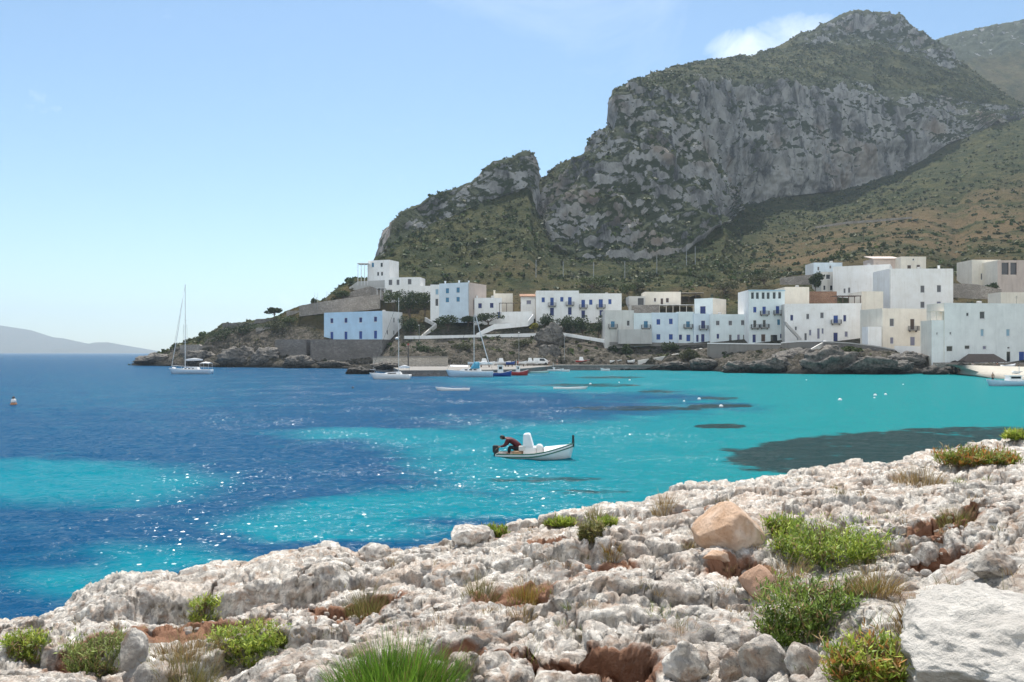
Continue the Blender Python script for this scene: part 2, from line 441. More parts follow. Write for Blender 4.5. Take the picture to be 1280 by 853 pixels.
led = fbm(flat*np.array([.25, .25, 1.0])/15.0+.3*big[:,None], 3, 19)      # lying ledges
edgew = .35+.65*sstep(775, 830, PX2.ravel())+.65*(1-sstep(740, 770, PX2.ravel())); edgew = np.minimum(edgew, 1)
d = cliff_amp*(edgew*(14.0*fbm(flat/75.0, 2, 1)+8.0*rib)+4.0*led+4.5*(ridged(q/23.0, 3, 5)-.2)+2.6*(ridged(q/7.5, 3, 9)-.2)+1.2*fbm(q/2.6, 2, 15))
shore = rock_f*(1-clf)
win = 1-sstep(1.45, 1.75, TK.ravel())*(1-sstep(2.25, 2.7, TK.ravel()))
d += shore*win*(2.2*(ridged(flat/6.0, 3, 31)-.25)+.9*fbm(flat/1.8, 3, 35))*sstep(-.5, 3.5, flat[:,2]+1.2)
slope = (1-rock_f)*sstep(2.9, 3.4, TK.ravel())
d += slope*(4.0*fbm(flat/34.0, 3, 41)+1.1*ridged(flat/9.0, 3, 44)+.5*fbm(flat/2.5, 2, 47))
vil = (1-rock_f)*(1-sstep(2.9, 3.4, TK.ravel()))
d += vil*(.15+.85*win)*.5*fbm(flat/3.0, 3, 51)
nd = nrm.reshape(-1, 3)
flat2 = flat+nd*d[:,None]*np.where(TK.ravel() > 8.6, .3, 1)[:,None]
pos2 = flat2.reshape(NR, len(pxs), 3)
nrm2 = normals(pos2)

m, nt, b = new_mat('mountain_ground')
p = world_pos(nt)
a_r = nt.nodes.new('ShaderNodeAttribute'); a_r.attribute_name = 'rock'
a_s = nt.nodes.new('ShaderNodeAttribute'); a_s.attribute_name = 'dry'
mp = nt.nodes.new('ShaderNodeMapping'); mp.inputs['Scale'].default_value = (1, 1, .45); nt.links.new(p, mp.inputs[0])
n1 = noise_node(nt, mp.outputs[0], .045, 8, .62, .4)
n2 = noise_node(nt, mp.outputs[0], .28, 9, .68, .5); n2b = noise_node(nt, mp.outputs[0], .075, 11, .66, .7)
n3 = noise_node(nt, p, 1.3, 6, .65)
n4 = noise_node(nt, p, .022, 5, .6)
limest = mix(nt, ramp(nt, n2b.outputs['Fac'], [(.40, 0), (.56, 1)]).outputs[0], (.065,.069,.073), (.40,.395,.385))
limest = mix(nt, ramp(nt, n1.outputs['Fac'], [(.45, 0), (.72, .7)]).outputs[0], limest, (.34,.33,.315))
limest = mix(nt, ramp(nt, n4.outputs['Fac'], [(.56, 0), (.68, .5)]).outputs[0], limest, (.33,.24,.17))   # ochre bands
n5 = noise_node(nt, p, .10, 10, .68, .5)
gn = nt.nodes.new('ShaderNodeNewGeometry'); sn = nt.nodes.new('ShaderNodeSeparateXYZ'); nt.links.new(gn.outputs['Normal'], sn.inputs[0])
ledge = math_node(nt, 'ADD', n5.outputs['Fac'], math_node(nt, 'MULTIPLY', math_node(nt, 'SUBTRACT', sn.outputs[2], .38), .42))
limest = mix(nt, ramp(nt, ledge, [(.495, 0), (.55, .95)]).outputs[0], limest, (.034,.047,.020))    # scrub on ledges
n6 = noise_node(nt, p, .6, 6, .7)
scrub = mix(nt, ramp(nt, n5.outputs['Fac'], [(.40, 0), (.56, 1)]).outputs[0], (.078,.078,.028), (.026,.038,.011))
scrub = mix(nt, ramp(nt, n6.outputs['Fac'], [(.5, 0), (.7, .7)]).outputs[0], scrub, (.026,.033,.014))
scrub = mix(nt, ramp(nt, n3.outputs['Fac'], [(.64, 0), (.7, .7)]).outputs[0], scrub, (.26,.24,.21))
drym = math_node(nt, 'MULTIPLY', a_s.outputs['Fac'], ramp(nt, n1.outputs['Fac'], [(.38, 0), (.55, 1)]).outputs[0])
scrub = mix(nt, drym, scrub, mix(nt, n6.outputs['Fac'], (.125,.085,.042), (.18,.125,.065)))
edge = math_node(nt, 'ADD', a_r.outputs['Fac'], math_node(nt, 'MULTIPLY', math_node(nt, 'SUBTRACT', n2.outputs['Fac'], .5), .9))
fac = ramp(nt, edge, [(.4, 0), (.58, 1)]).outputs[0]
a_c = nt.nodes.new('ShaderNodeAttribute'); a_c.attribute_name = 'coast'
n7 = noise_node(nt, p, .35, 8, .66, .5)
coastc = mix(nt, ramp(nt, n7.outputs['Fac'], [(.38, 0), (.62, 1)]).outputs[0], (.028,.03,.018), (.15,.13,.105))
coastc = mix(nt, ramp(nt, n3.outputs['Fac'], [(.5, 0), (.66, .7)]).outputs[0], coastc, (.24,.215,.185))
szz = nt.nodes.new('ShaderNodeSeparateXYZ'); nt.links.new(p, szz.inputs[0])
tide = ramp(nt, math_node(nt, 'ADD', math_node(nt, 'MULTIPLY', szz.outputs[2], .3), math_node(nt, 'MULTIPLY', n3.outputs['Fac'], .5)), [(.4, .9), (.85, 0)]).outputs[0]
coastc = mix(nt, tide, coastc, (.02,.02,.018))
land = mix(nt, fac, scrub, limest)
nt.links.new(mix(nt, a_c.outputs['Fac'], land, coastc), b.inputs['Base Color'])
b.inputs['Roughness'].default_value = .95; b.inputs['Specular IOR Level'].default_value = .1
h = math_node(nt, 'ADD', n2.outputs['Fac'], math_node(nt, 'MULTIPLY', n3.outputs['Fac'], .35))
bump(nt, b, h, 1.0, 3.0)
dry = (sstep(900, 1000, PX2)*sstep(3.05, 3.15, TK)*(1-sstep(3.35, 3.7, TK))*.85
       + .5*sstep(560, 620, PX2)*(1-sstep(660, 700, PX2))*sstep(2.5, 3.0, TK)*(1-sstep(3.2, 3.5, TK))).ravel()
dry = np.maximum(dry, .5*sstep(1.9, 2.2, TK.ravel())*(1-sstep(3.0, 3.2, TK.ravel())))
mtn = link('mountain', mesh_np('mountain', flat2, grid_faces(NR, len(pxs)), True, {'rock': np.clip(rock_f, 0, 1), 'dry': dry, 'coast': (1-sstep(1.9, 2.4, TK.ravel()))*(1-clf)}), m)
tag(mtn, 'steep rocky limestone mountain with scrub slopes above the village', kind='structure')

# a second, farther ridge on the right
rp = np.array([(1080,90,1150),(1130,64,1180),(1180,47,1200),(1220,36,1210),(1280,26,1220),(1340,16,1230),(1450,30,1240),(1700,60,1250)], float)
px = np.linspace(1080, 1700, 260); top = np.interp(px, rp[:,0], rp[:,1]); ty = np.interp(px, rp[:,0], rp[:,2])
rr = np.linspace(0, 1, 70)
ZY = ty[None,:]-300*(1-rr[:,None]); zt = EYE-(top-HOR)/FPX*ty
zz = zt[None,:]*(.35+.65*rr[:,None]**.8)
xx = (px[None,:]-640)/FPX*ZY
back = np.stack([xx[-1]*1.2, ty+260, zz[-1]*.5], 1)[None]
g = np.concatenate([np.stack([xx, ZY, zz], 2), back], 0)
fl = g.reshape(-1, 3); nn = normals(g).reshape(-1, 3)
crest = np.concatenate([sstep(.6, .8, rr), [0]])[:,None]*np.ones(len(px))
fl = fl+nn*((6*fbm(fl/60, 3, 61)+crest.ravel()*6*(ridged(fl/16, 3, 65)-.2))[:,None])
ridge = link('mountain_ridge', mesh_np('mountain_ridge', fl, grid_faces(len(rr)+1, len(px)), True, {'rock': (crest*.9).ravel(), 'dry': .3*(1-crest.ravel())}), m)
tag(ridge, 'farther mountain ridge behind the summit at the right', kind='structure')

# the hazy island on the horizon
ip = np.array([(-400,380),(-200,392),(-60,402),(0,407),(20,410),(39,413),(58,421),(81,423.5),(96,429.5),(102,434),(108,434.6),(113,431),(119,428.4),(137,428),(142,434),(148,437.6),(163,439.6),(204,440.3),(240,440.9)], float)
px = np.linspace(-400, 240, 220); top = np.interp(px, ip[:,0], ip[:,1])
D = 7000.0
zt = EYE-(top-HOR)/FPX*D
rr = np.linspace(0, 1, 22)
yy = D-800*(1-rr)[:,None]*np.ones(len(px)); zz = (zt[None,:]+1.5)*rr[:,None]**.75-1.5
xx = (px[None,:]-640)/FPX*D*np.ones((len(rr), 1))
bk = np.stack([xx[0], np.full(len(px), D+1200), np.full(len(px), -1.5)], 1)[None]
g = np.concatenate([np.stack([xx, yy, zz], 2), bk], 0); fl = g.reshape(-1, 3)
nn = normals(g).reshape(-1, 3); fl = fl+nn*(sstep(0, 1, np.concatenate([rr, [0]])[:,None]*np.ones(len(px))).ravel()*6*(ridged(fl/260, 3, 71)-.3))[:,None]*np.array([1,1,.35])
isl = link('distant_island', mesh_np('distant_island', fl, grid_faces(len(rr)+1, len(px)), True, {'rock': np.full(len(fl), .45), 'dry': np.full(len(fl), .8)}), m)
tag(isl, 'hazy island on the sea horizon', kind='structure')
# ------------------------------------------------------------------ sea
rowsY = []
py = 1000.0
while py > HOR+.12:
    rowsY.append(py); py -= max(.012, min(1.15, (py-HOR)*.02))
rpy = np.array(rowsY); wy = EYE*FPX/(rpy-HOR)
cpx = np.concatenate([np.linspace(-900, -60, 60), np.linspace(-50, 1330, 500), np.linspace(1345, 2200, 60)])
PXw = np.ones(len(rpy))[:,None]*cpx[None,:]; PYw = rpy[:,None]*np.ones(len(cpx))
Xw = (PXw-640)/FPX*wy[:,None]; Yw = wy[:,None]*np.ones(len(cpx))
fl = np.stack([Xw, Yw, np.zeros_like(Xw)], 2).reshape(-1, 3)
far = 1-sstep(60, 170, fl[:,1])
wx = fl*np.array([.55, 1.0, 1])                    # crests run across the view
rot = np.array([[math.cos(.35), math.sin(.35), 0], [-math.sin(.35), math.cos(.35), 0], [0, 0, 1]])
wr = wx@rot.T
h = .12*fbm(wr/2.6, 2, 81)+.085*(ridged(wr/1.1+3, 2, 84)-.2)+.13*fbm(wr/7.0, 2, 87)
calm = 1-.55*sstep(600, 900, PXw.ravel())
fl[:,2] = h*far*calm*sstep(5, 9, fl[:,1])
# sandy and weedy bottom, as it lies in the bay
fx, fy = PXw.ravel(), PYw.ravel()
wob = np.clip(np.stack([fl[:,0], fl[:,1], fl[:,1]*0], 1), -3000, 3000)
wb1 = fbm(wob/np.array([14., 18., 1]), 4, 91); wb2 = fbm(wob/3.2, 3, 95)
s = sstep(520, 720, fx+wb1*160)
def patch(s, cx, cy, rx, ry, val, soft=.75, wob_amt=.6):
    dy = (fy-cy)/ry; dx = (fx-cx)/rx
    d = np.sqrt(dx*dx+dy*dy)+wob_amt*(wb1+.5*wb2)
    m = 1-sstep(1-soft, 1+soft*.3, d)
    return s+(val-s)*m
s = patch(s, 250, 490, 420, 40, .16)
s = patch(s, 650, 510, 270, 24, .02, .5)
s = patch(s, 470, 500, 190, 24, .06)
s = patch(s, 820, 497, 120, 6, .15); s = patch(s, 760, 516, 130, 7, .12)
s = patch(s, 640, 476, 120, 5, .55)
s = patch(s, 700, 575, 300, 46, 1.0, .5)
s = patch(s, 480, 546, 150, 12, .95, .5)
s = patch(s, 330, 590, 240, 46, .0, .5)
s = patch(s, 90, 605, 195, 36, 1.0, .6)
s = patch(s, 60, 660, 220, 22, .02)
s = patch(s, 260, 655, 160, 18, .05)
s = patch(s, 420, 658, 160, 30, 1.0, .6)
s = patch(s, 560, 638, 170, 28, 1.0, .6)
s = patch(s, 175, 722, 190, 42, 1.0, .6)
s = patch(s, 60, 700, 90, 18, .1)
s = patch(s, 250, 722, 60, 14, .15)
s = patch(s, 420, 690, 120, 12, .1); s = patch(s, 600, 655, 120, 9, .15)
s = np.clip(s, 0, 1)
deepfar = sstep(456, 446, fy)*(1-sstep(300, 640, fx))
wd = np.zeros_like(s)
def weed(cx, cy, rx, ry, val=1.0, tilt=0.0, wa=.35):
    global wd
    yy = fy-cy-(fx-cx)*tilt
    d = np.sqrt(((fx-cx)/rx)**2+(yy/ry)**2)+wa*(wb1*.6+wb2)
    wd = np.maximum(wd, val*(1-sstep(.75, 1.05, d)))
weed(1060, 566, 175, 24, .97, -.07); weed(1200, 546, 130, 12, .75, -.03)
weed(900, 533.5, 34, 3.2, .75); weed(895, 508, 48, 2.6, .7); weed(800, 511, 110, 3.6, .45); weed(900, 498, 30, 1.8, .6)
weed(760, 472, 48, 1.6, .5); weed(820, 490, 26, 2, .45); weed(735, 482, 70, 2.2, .45); weed(680, 600, 90, 5, .25); weed(735, 615, 60, 4, .25)
m, nt, b = new_mat('sea_water')
p = world_pos(nt)
a_s = nt.nodes.new('ShaderNodeAttribute'); a_s.attribute_name = 'sand'
a_w = nt.nodes.new('ShaderNodeAttribute'); a_w.attribute_name = 'weed'
a_g = nt.nodes.new('ShaderNodeAttribute'); a_g.attribute_name = 'green'
mp = nt.nodes.new('ShaderNodeMapping'); mp.inputs['Scale'].default_value = (.6, 1.0, 1); mp.inputs['Rotation'].default_value = (0, 0, .3); nt.links.new(p, mp.inputs[0])
n1 = noise_node(nt, mp.outputs[0], .55, 5, .55, .4)
n2 = noise_node(nt, mp.outputs[0], 2.4, 5, .6, .3)
n3 = noise_node(nt, p, 7.0, 3, .6)
turq = mix(nt, a_g.outputs['Fac'], (.0, .15, .20), (.004, .17, .18))
sm = math_node(nt, 'ADD', a_s.outputs['Fac'], math_node(nt, 'MULTIPLY', math_node(nt, 'SUBTRACT', n1.outputs['Fac'], .5), .8), clamp=True)
c = ramp(nt, sm, [(0, (.004, .047, .155)), (.45, (.006, .12, .235)), (1, (1, 1, 1))])
c2 = mix(nt, ramp(nt, sm, [(.05, 0), (.95, 1)]).outputs[0], (.002, .052, .125), turq)
wn_ = math_node(nt, 'ADD', a_w.outputs['Fac'], math_node(nt, 'MULTIPLY', math_node(nt, 'SUBTRACT', math_node(nt, 'ADD', n1.outputs['Fac'], math_node(nt, 'MULTIPLY', n2.outputs['Fac'], .9)), .95), 2.6))
wn_ = math_node(nt, 'MULTIPLY', ramp(nt, wn_, [(.05, 0), (.55, 1)]).outputs[0], ramp(nt, a_w.outputs['Fac'], [(.02, 0), (.3, .96)]).outputs[0])
c2 = mix(nt, wn_, c2, (.011, .026, .027))
nt.links.new(c2, b.inputs['Base Color'])
b.inputs['Roughness'].default_value = .09; b.inputs['IOR'].default_value = 1.33; b.inputs['Specular IOR Level'].default_value = .17
hh = math_node(nt, 'ADD', math_node(nt, 'MULTIPLY', n1.outputs['Fac'], .6), math_node(nt, 'MULTIPLY', n2.outputs['Fac'], .28))
n4 = noise_node(nt, p, 3.2, 2, .5)
chop = math_node(nt, 'MULTIPLY', ramp(nt, n4.outputs['Fac'], [(.58, 0), (.72, 1)]).outputs[0], .42)
hh = math_node(nt, 'ADD', hh, math_node(nt, 'MULTIPLY', n3.outputs['Fac'], .09))
hh = math_node(nt, 'ADD', hh, chop)
bump(nt, b, hh, 1.0, .5)
dif = nt.nodes.new('ShaderNodeBsdfDiffuse'); nt.links.new(c2, dif.inputs['Color'])
glo = nt.nodes.new('ShaderNodeBsdfGlossy'); glo.inputs['Roughness'].default_value = .15
bn = b.inputs['Normal'].links[0].from_socket
nt.links.new(bn, glo.inputs['Normal'])
fr = nt.nodes.new('ShaderNodeFresnel'); fr.inputs['IOR'].default_value = 1.33; nt.links.new(bn, fr.inputs['Normal'])
msx = nt.nodes.new('ShaderNodeMixShader'); nt.links.new(math_node(nt, 'MULTIPLY', fr.outputs[0], .42), msx.inputs[0])
nt.links.new(dif.outputs[0], msx.inputs[1]); nt.links.new(glo.outputs[0], msx.inputs[2])
# ruffled facets that can catch the sun
vf = nt.nodes.new('ShaderNodeTexVoronoi'); vf.inputs['Scale'].default_value = 13; nt.links.new(p, vf.inputs['Vector'])
vm = nt.nodes.new('ShaderNodeVectorMath'); vm.operation = 'SUBTRACT'; nt.links.new(vf.outputs['Color'], vm.inputs[0]); vm.inputs[1].default_value = (.5, .5, .5)
vk = nt.nodes.new('ShaderNodeVectorMath'); vk.operation = 'MULTIPLY'; nt.links.new(vm.outputs[0], vk.inputs[0]); vk.inputs[1].default_value = (.72, 1.3, 0)
va = nt.nodes.new('ShaderNodeVectorMath'); va.operation = 'ADD'; nt.links.new(vk.outputs[0], va.inputs[0]); va.inputs[1].default_value = (0, 0, 1)
vn = nt.nodes.new('ShaderNodeVectorMath'); vn.operation = 'NORMALIZE'; nt.links.new(va.outputs[0], vn.inputs[0])
gl2 = nt.nodes.new('ShaderNodeBsdfGlossy'); gl2.inputs['Roughness'].default_value = .2; nt.links.new(vn.outputs[0], gl2.inputs['Normal'])
nr_ = noise_node(nt, p, .12, 4, .6)
msg = nt.nodes.new('ShaderNodeMixShader'); nt.links.new(math_node(nt, 'MULTIPLY', ramp(nt, nr_.outputs['Fac'], [(.47, 0), (.66, 1)]).outputs[0], math_node(nt, 'SUBTRACT', .0185, math_node(nt, 'MULTIPLY', a_g.outputs['Fac'], .0168))), msg.inputs[0])
nt.links.new(msx.outputs[0], msg.inputs[1]); nt.links.new(gl2.outputs[0], msg.inputs[2])
nt.links.new(msg.outputs[0], nt.nodes['Material Output'].inputs['Surface']); nt.nodes.remove(b)
sea = link('sea', mesh_np('sea', fl, grid_faces(len(rpy), len(cpx)), True, {'sand': s, 'weed': np.clip(wd, 0, 1), 'green': sstep(620, 1100, fx)}), m)
tag(sea, 'calm turquoise and deep blue bay water', kind='structure')

# ------------------------------------------------------------------ foreground rock
EDGE = np.array([(-500,870,1.3),(-250,815,1.5),(-100,785,1.55),(0,770,1.6),(60,765,1.6),(90,748,1.75),(130,755,1.65),(200,748,1.6),(290,736,1.7),(370,720,1.8),(430,705,1.9),(500,688,1.95),(560,671,2.05),(600,664,2.0),(680,650,2.1),(750,634,2.15),(820,618,2.25),(900,604,2.2),(1000,590,2.3),(1100,574,2.4),(1170,560,2.5),(1280,545,2.5),(1450,525,2.55),(1900,495,2.6)], float)
eY = (EYE-EDGE[:,2])*FPX/(EDGE[:,1]-HOR)
eX = (EDGE[:,0]-640)/FPX*eY
CTL = [(0,853,2.35),(-300,900,2.3),(200,853,2.6),(420,853,2.85),(640,853,2.95),(860,853,2.95),(1040,853,2.85),(1160,853,3.35),(1280,853,3.62),(1280,780,3.55),(1500,800,3.75),
       (1200,775,3.2),(1100,770,2.72),(1060,735,2.62),(1000,745,2.70),(1150,720,2.75),(1280,700,3.3),(1280,640,3.2),(1200,630,3.05),(1100,640,2.85),(1020,660,2.72),(913,690,2.75),(800,690,2.62),(640,700,2.45),(520,730,2.32),(400,760,2.25),
       (300,800,1.95),(200,810,1.95),(100,815,1.95),(20,815,2.0),(800,760,2.88),(600,780,2.68),(700,730,2.65),(950,770,2.95),(500,800,2.6),(380,810,2.35),(1280,590,3.0),(1150,600,2.75),(1000,620,2.55),(250,775,1.75),(350,750,1.85),(150,775,1.75),
       (250,840,2.3),(120,850,2.3),(1500,640,3.6),(1500,560,3.2)]
cw = [W(a, b, z) for a, b, z in CTL]
cx_ = np.array([v.x for v in cw]+list(eX)); cy_ = np.array([v.y for v in cw]+list(eY)); cz_ = np.array([v.z for v in cw]+list(EDGE[:,2]))
def base_z(x, y):
    num = np.zeros_like(x); den = np.zeros_like(x)
    for a, b, z in zip(cx_, cy_, cz_):
        d2 = (x-a)**2+((y-b)*.8)**2
        w = 1/(d2+.05)**1.7
        num += w*z; den += w
    return num/den
FC = np.concatenate([np.linspace(-480, -40, 130), np.linspace(-38, 1318, 960), np.linspace(1322, 1780, 130)])
FR = [2.3]
while FR[-1] < 36: FR.append(FR[-1]*1.0034)
FR = np.array(FR)
X = (FC[None,:]-640)/FPX*FR[:,None]; Y = FR[:,None]*np.ones(len(FC))
x, y = X.ravel(), Y.ravel()
z0 = base_z(x, y)
fpx = (np.ones(len(FR))[:,None]*FC[None,:]).ravel()
Ye = np.interp(fpx, EDGE[:,0], eY)
d = y-Ye                                               # beyond the edge when positive
p3 = np.stack([x, y, z0*0], 1)
dw = d+.35*fbm(p3/1.4, 3, 101)
# the raised slab along the edge at the left, its broken face turned to the camera
slab = sstep(-1.75, -1.62, dw+.12*fbm(p3/.35, 2, 105))*(1-sstep(400, 470, fpx))*sstep(60, 150, fpx)
onslab = slab.copy()
crack = np.abs(fbm(p3/np.array([1.1, 4, 1]), 2, 107))
slab = slab*(1-.8*(1-sstep(.0, .05, crack))*sstep(-1.9, -1.2, dw))
z = z0+.36*slab
# layered slabs and steps through the rest of the rock
st = fbm(p3/np.array([1.9, 1.3, 1]), 3, 110)
step = (np.floor(st*7)+sstep(.72, 1.0, st*7-np.floor(st*7)))/7
z += .36*(step-st*.35)*sstep(.4, 1.5, -d+.6)
lump = fbm(p3/1.1, 4, 113)
z += .13*lump
f1, f2, cid = worley(np.stack([x, y], 1)/.55+.25*np.stack([pn(p3/.4, 3), pn(p3/.4+9, 4)], 1), 5)
blocks = sstep(.02, .16, f2-f1)
e1, e2, eid = worley(np.stack([x, y], 1)/np.array([1.9, 1.25])+.4*np.stack([pn(p3/.7, 33), pn(p3/.7+9, 34)], 1), 35)
def region(cx, cy, rx, ry, soft=.5):
    """soft patch of ground round the point seen there"""
    zz = np.interp(0, [0], [0]); c = None
    best = base_pt(cx, cy)
    dd = np.sqrt(((x-best[0])/rx)**2+((y-best[1])/ry)**2)+.25*fbm(p3/.5, 3, 140)
    return 1-sstep(1-soft, 1, dd)
def base_pt(px, py):
    Ys = np.geomspace(2.5, 34, 400); xs = (px-640)/FPX*Ys
    zz = base_z(xs, Ys); rows = HOR+(EYE-zz)/Ys*FPX
    k = np.argmax(rows <= py)
    return xs[k], Ys[k]
smooth = np.maximum(region(1235, 815, .95, .75, .5), .0)            # the big worn boulder slab, bottom right
rubble_r = np.maximum(region(1180, 690, 1.9, 1.6, .6), region(1240, 640, 2.2, 1.8, .6))
rubble_l = np.maximum(region(385, 775, .95, .8, .6), region(300, 835, .3, .2))
rub = np.maximum(rubble_r, rubble_l)
inn = (1-smooth)*(1-.8*onslab)*sstep(.2, .8, -d+.6)
z += .055*(blocks*(.35+.9*cid)-.5)*inn*(1-.5*rub)
z += .20*(eid-.5)*inn-.12*(1-sstep(0, .06, e2-e1))*inn-.09*(1-sstep(0, .07, f2-f1))*inn*(cid > .4)
z += .30*smooth
g1, g2, gid = worley(np.stack([x, y], 1)/.17+.35*np.stack([pn(p3/.2, 13), pn(p3/.2+9, 14)], 1), 9)
kn = 1-np.minimum(g1, 1)**2
z += .075*rub*(kn-.5)
# earthy hollows
soil = np.zeros_like(z)
HOL = [(750,838,.36,.26,.5),(690,835,.24,.18,.36),(565,806,.26,.18,.32),(615,806,.15,.11,.24),(600,838,.20,.12,.14),(935,742,.20,.18,.16),(1085,775,.45,.30,.24),(1050,745,.6,.42,.2),(1180,705,.32,.3,.22),(660,735,.6,.4,.10),(760,700,.34,.25,.10),(255,800,.75,.5,.06),(120,820,.5,.4,.08),(445,752,.5,.34,.16),(560,690,.35,.25,.14),(925,700,.34,.22,.10),(1190,650,.4,.3,.16),(690,680,.3,.2,.1),(860,640,.3,.25,.1),(960,830,.10,.14,.2)]
for cx, cy, rx, ry, dep in HOL:
    r_ = region(cx, cy, rx, ry, .28)
    z -= dep*r_
    soil = np.maximum(soil, np.maximum(r_, region(cx, cy, rx*1.35, ry*1.4, .5)))
# outer face falls to the water
fall = sstep(-.05, 1.5, dw)
z = z*(1-fall)+(-1.6)*fall
z -= .05*sstep(-.5, .2, dw)
# share the points out along every bearing so that upright faces get as many as flat ones
nr0, ncf = len(FR), len(FC); NRF = 860
gz = z.reshape(nr0, ncf); gy = y.reshape(nr0, ncf)
fields = {'smooth': smooth, 'rub': rub, 'onslab': onslab, 'soil': soil, 'lump': lump, 'dw': dw}
fields = {k_: v_.reshape(nr0, ncf) for k_, v_ in fields.items()}; out = {k_: np.zeros((NRF, ncf)) for k_ in fields}
ny = np.zeros((NRF, ncf)); nz_ = np.zeros((NRF, ncf))
seg = np.sqrt((np.diff(gy, axis=0)*.40)**2+np.diff(gz, axis=0)**2)/gy[1:]
for _ in range(4):                                   # keep neighbouring bearings in step
    k_ = 9; pad = np.pad(seg, ((0, 0), (k_, k_)), mode='edge'); cs = np.cumsum(pad, axis=1)
    seg = (cs[:,2*k_:]-np.concatenate([np.zeros((len(seg), 1)), cs[:,:-2*k_-1]], 1))/(2*k_+1)
CUM = np.concatenate([np.zeros((1, ncf)), np.cumsum(seg, axis=0)], 0)
for j in range(ncf):
    c_ = CUM[:,j]; t_ = np.linspace(0, c_[-1], NRF)
    ny[:,j] = np.interp(t_, c_, gy[:,j]); nz_[:,j] = np.interp(t_, c_, gz[:,j])
    for k_ in fields: out[k_][:,j] = np.interp(t_, c_, fields[k_][:,j])
smooth, rub, onslab, soil, lump, dw = [out[k_].ravel() for k_ in ('smooth', 'rub', 'onslab', 'soil', 'lump', 'dw')]
pos = np.stack([(FC[None,:]-640)/FPX*ny, ny, nz_], 2).reshape(-1, 3)
def face_normals(p_):
    gp = p_.reshape(NRF, ncf, 3)
    for _ in range(5):
        gp = gp.copy()
        gp[1:-1] = .25*gp[:-2]+.5*gp[1:-1]+.25*gp[2:]
        gp[:,1:-1] = .25*gp[:,:-2]+.5*gp[:,1:-1]+.25*gp[:,2:]
    n_ = np.cross(np.gradient(gp, axis=1), np.gradient(gp, axis=0)).reshape(-1, 3)
    return n_/(np.linalg.norm(n_, axis=1, keepdims=True)+1e-9)
amp = 1-smooth*.8
ox = fbm(pos/.33+5, 3, 131); oy = fbm(pos/.33+25, 3, 135)
pos[:,0] += .05*ox*amp; pos[:,1] += .07*oy*amp
nn = face_normals(pos)
mk = sstep(-.3, .3, fbm(pos/.8, 2, 161))
big_p = fbm(pos*np.array([1, 1, 1.3])/.30, 3, 151, .55)
f_ = .046*(ridged(pos*np.array([1, 1, 1.25])/.34, 4, 117, .55)-.25)*(.5+.7*mk)-.06*sstep(.10, .34, big_p)*(.35+.8*mk)
pos = pos+nn*(f_*amp*(1-.45*rub)*(1-.35*onslab))[:,None]
nn = face_normals(pos)
sp_ = fbm(pos/.115, 2, 153, .6)
crk = np.abs(fbm(pos*np.array([1, 1.6, 1])/.55, 2, 157))
f_ = -.046*sstep(.08, .26, sp_)*(.35+.9*(1-mk))-.045*(1-sstep(0, .05, crk))+.016*ridged(pos/.10, 3, 159, .6)+.007*fbm(pos/.042, 2, 163)
pos = pos+nn*(f_*(1-.75*smooth))[:,None]
FGZ = pos.reshape(NRF, ncf, 3)
def fg_hit(px, py):
    """the first point of the foreground rock seen at a bearing and row"""
    j = int(np.argmin(np.abs(FC-px))); c = FGZ[:,j]
    rows = HOR+(EYE-c[:,2])/c[:,1]*FPX
    k = np.argmax(rows <= py) if (rows <= py).any() else len(rows)-1
    return Vector(c[k])
def fg_z(xx, yy):
    j = int(np.argmin(np.abs(FC-(640+xx/yy*FPX)))); i = int(np.argmin(np.abs(FGZ[:,j,1]-yy)))
    return float(FGZ[i, j, 2])

m, nt, b = new_mat('karst_limestone')
p = world_pos(nt)
a_s = nt.nodes.new('ShaderNodeAttribute'); a_s.attribute_name = 'soil'
a_w = nt.nodes.new('ShaderNodeAttribute'); a_w.attribute_name = 'wet'
n1 = noise_node(nt, p, .9, 7, .6, .3); n2 = noise_node(nt, p, 5.0, 9, .68, .4); n3 = noise_node(nt, p, 28, 7, .7); n4 = noise_node(nt, p, 2.1, 8, .65, .6)
c = mix(nt, ramp(nt, n2.outputs['Fac'], [(.36, 0), (.6, 1)]).outputs[0], (.57,.51,.44), (.87,.825,.75))
c = mix(nt, ramp(nt, n4.outputs['Fac'], [(.52, 0), (.60, .75)]).outputs[0], c, (.28,.262,.24))       # grey lichen
n5 = noise_node(nt, p, 11.0, 7, .7, .8)
c = mix(nt, ramp(nt, n5.outputs['Fac'], [(.47, 0), (.56, .7)]).outputs[0], c, (.33,.305,.28))
n6 = noise_node(nt, p, 4.3, 7, .7, .8)
c = mix(nt, ramp(nt, n6.outputs['Fac'], [(.50, 0), (.64, .75)]).outputs[0], c, (.40,.26,.175))
c = mix(nt, ramp(nt, n1.outputs['Fac'], [(.52, 0), (.7, .5)]).outputs[0], c, (.56,.42,.32))         # warm stained patches
sp = ramp(nt, n3.outputs['Fac'], [(.54, 0), (.62, .9)]).outputs[0]
spm = math_node(nt, 'MULTIPLY', sp, ramp(nt, n2.outputs['Fac'], [(.3, 1), (.6, .25)]).outputs[0])
c = mix(nt, spm, c, (.15,.145,.14))                                                                  # dark algae specks
sl_ = math_node(nt, 'ADD', a_s.outputs['Fac'], math_node(nt, 'MULTIPLY', math_node(nt, 'SUBTRACT', n2.outputs['Fac'], .5), 1.1))
c = mix(nt, ramp(nt, sl_, [(.38, 0), (.68, .95)]).outputs[0], c, mix(nt, n3.outputs['Fac'], (.19,.085,.045), (.38,.205,.125)))
c = mix(nt, a_w.outputs['Fac'], c, (.10,.09,.075))
nt.links.new(c, b.inputs['Base Color']); b.inputs['Roughness'].default_value = .92; b.inputs['Specular IOR Level'].default_value = .15
h = math_node(nt, 'ADD', math_node(nt, 'MULTIPLY', n3.outputs['Fac'], .35), n2.outputs['Fac'])
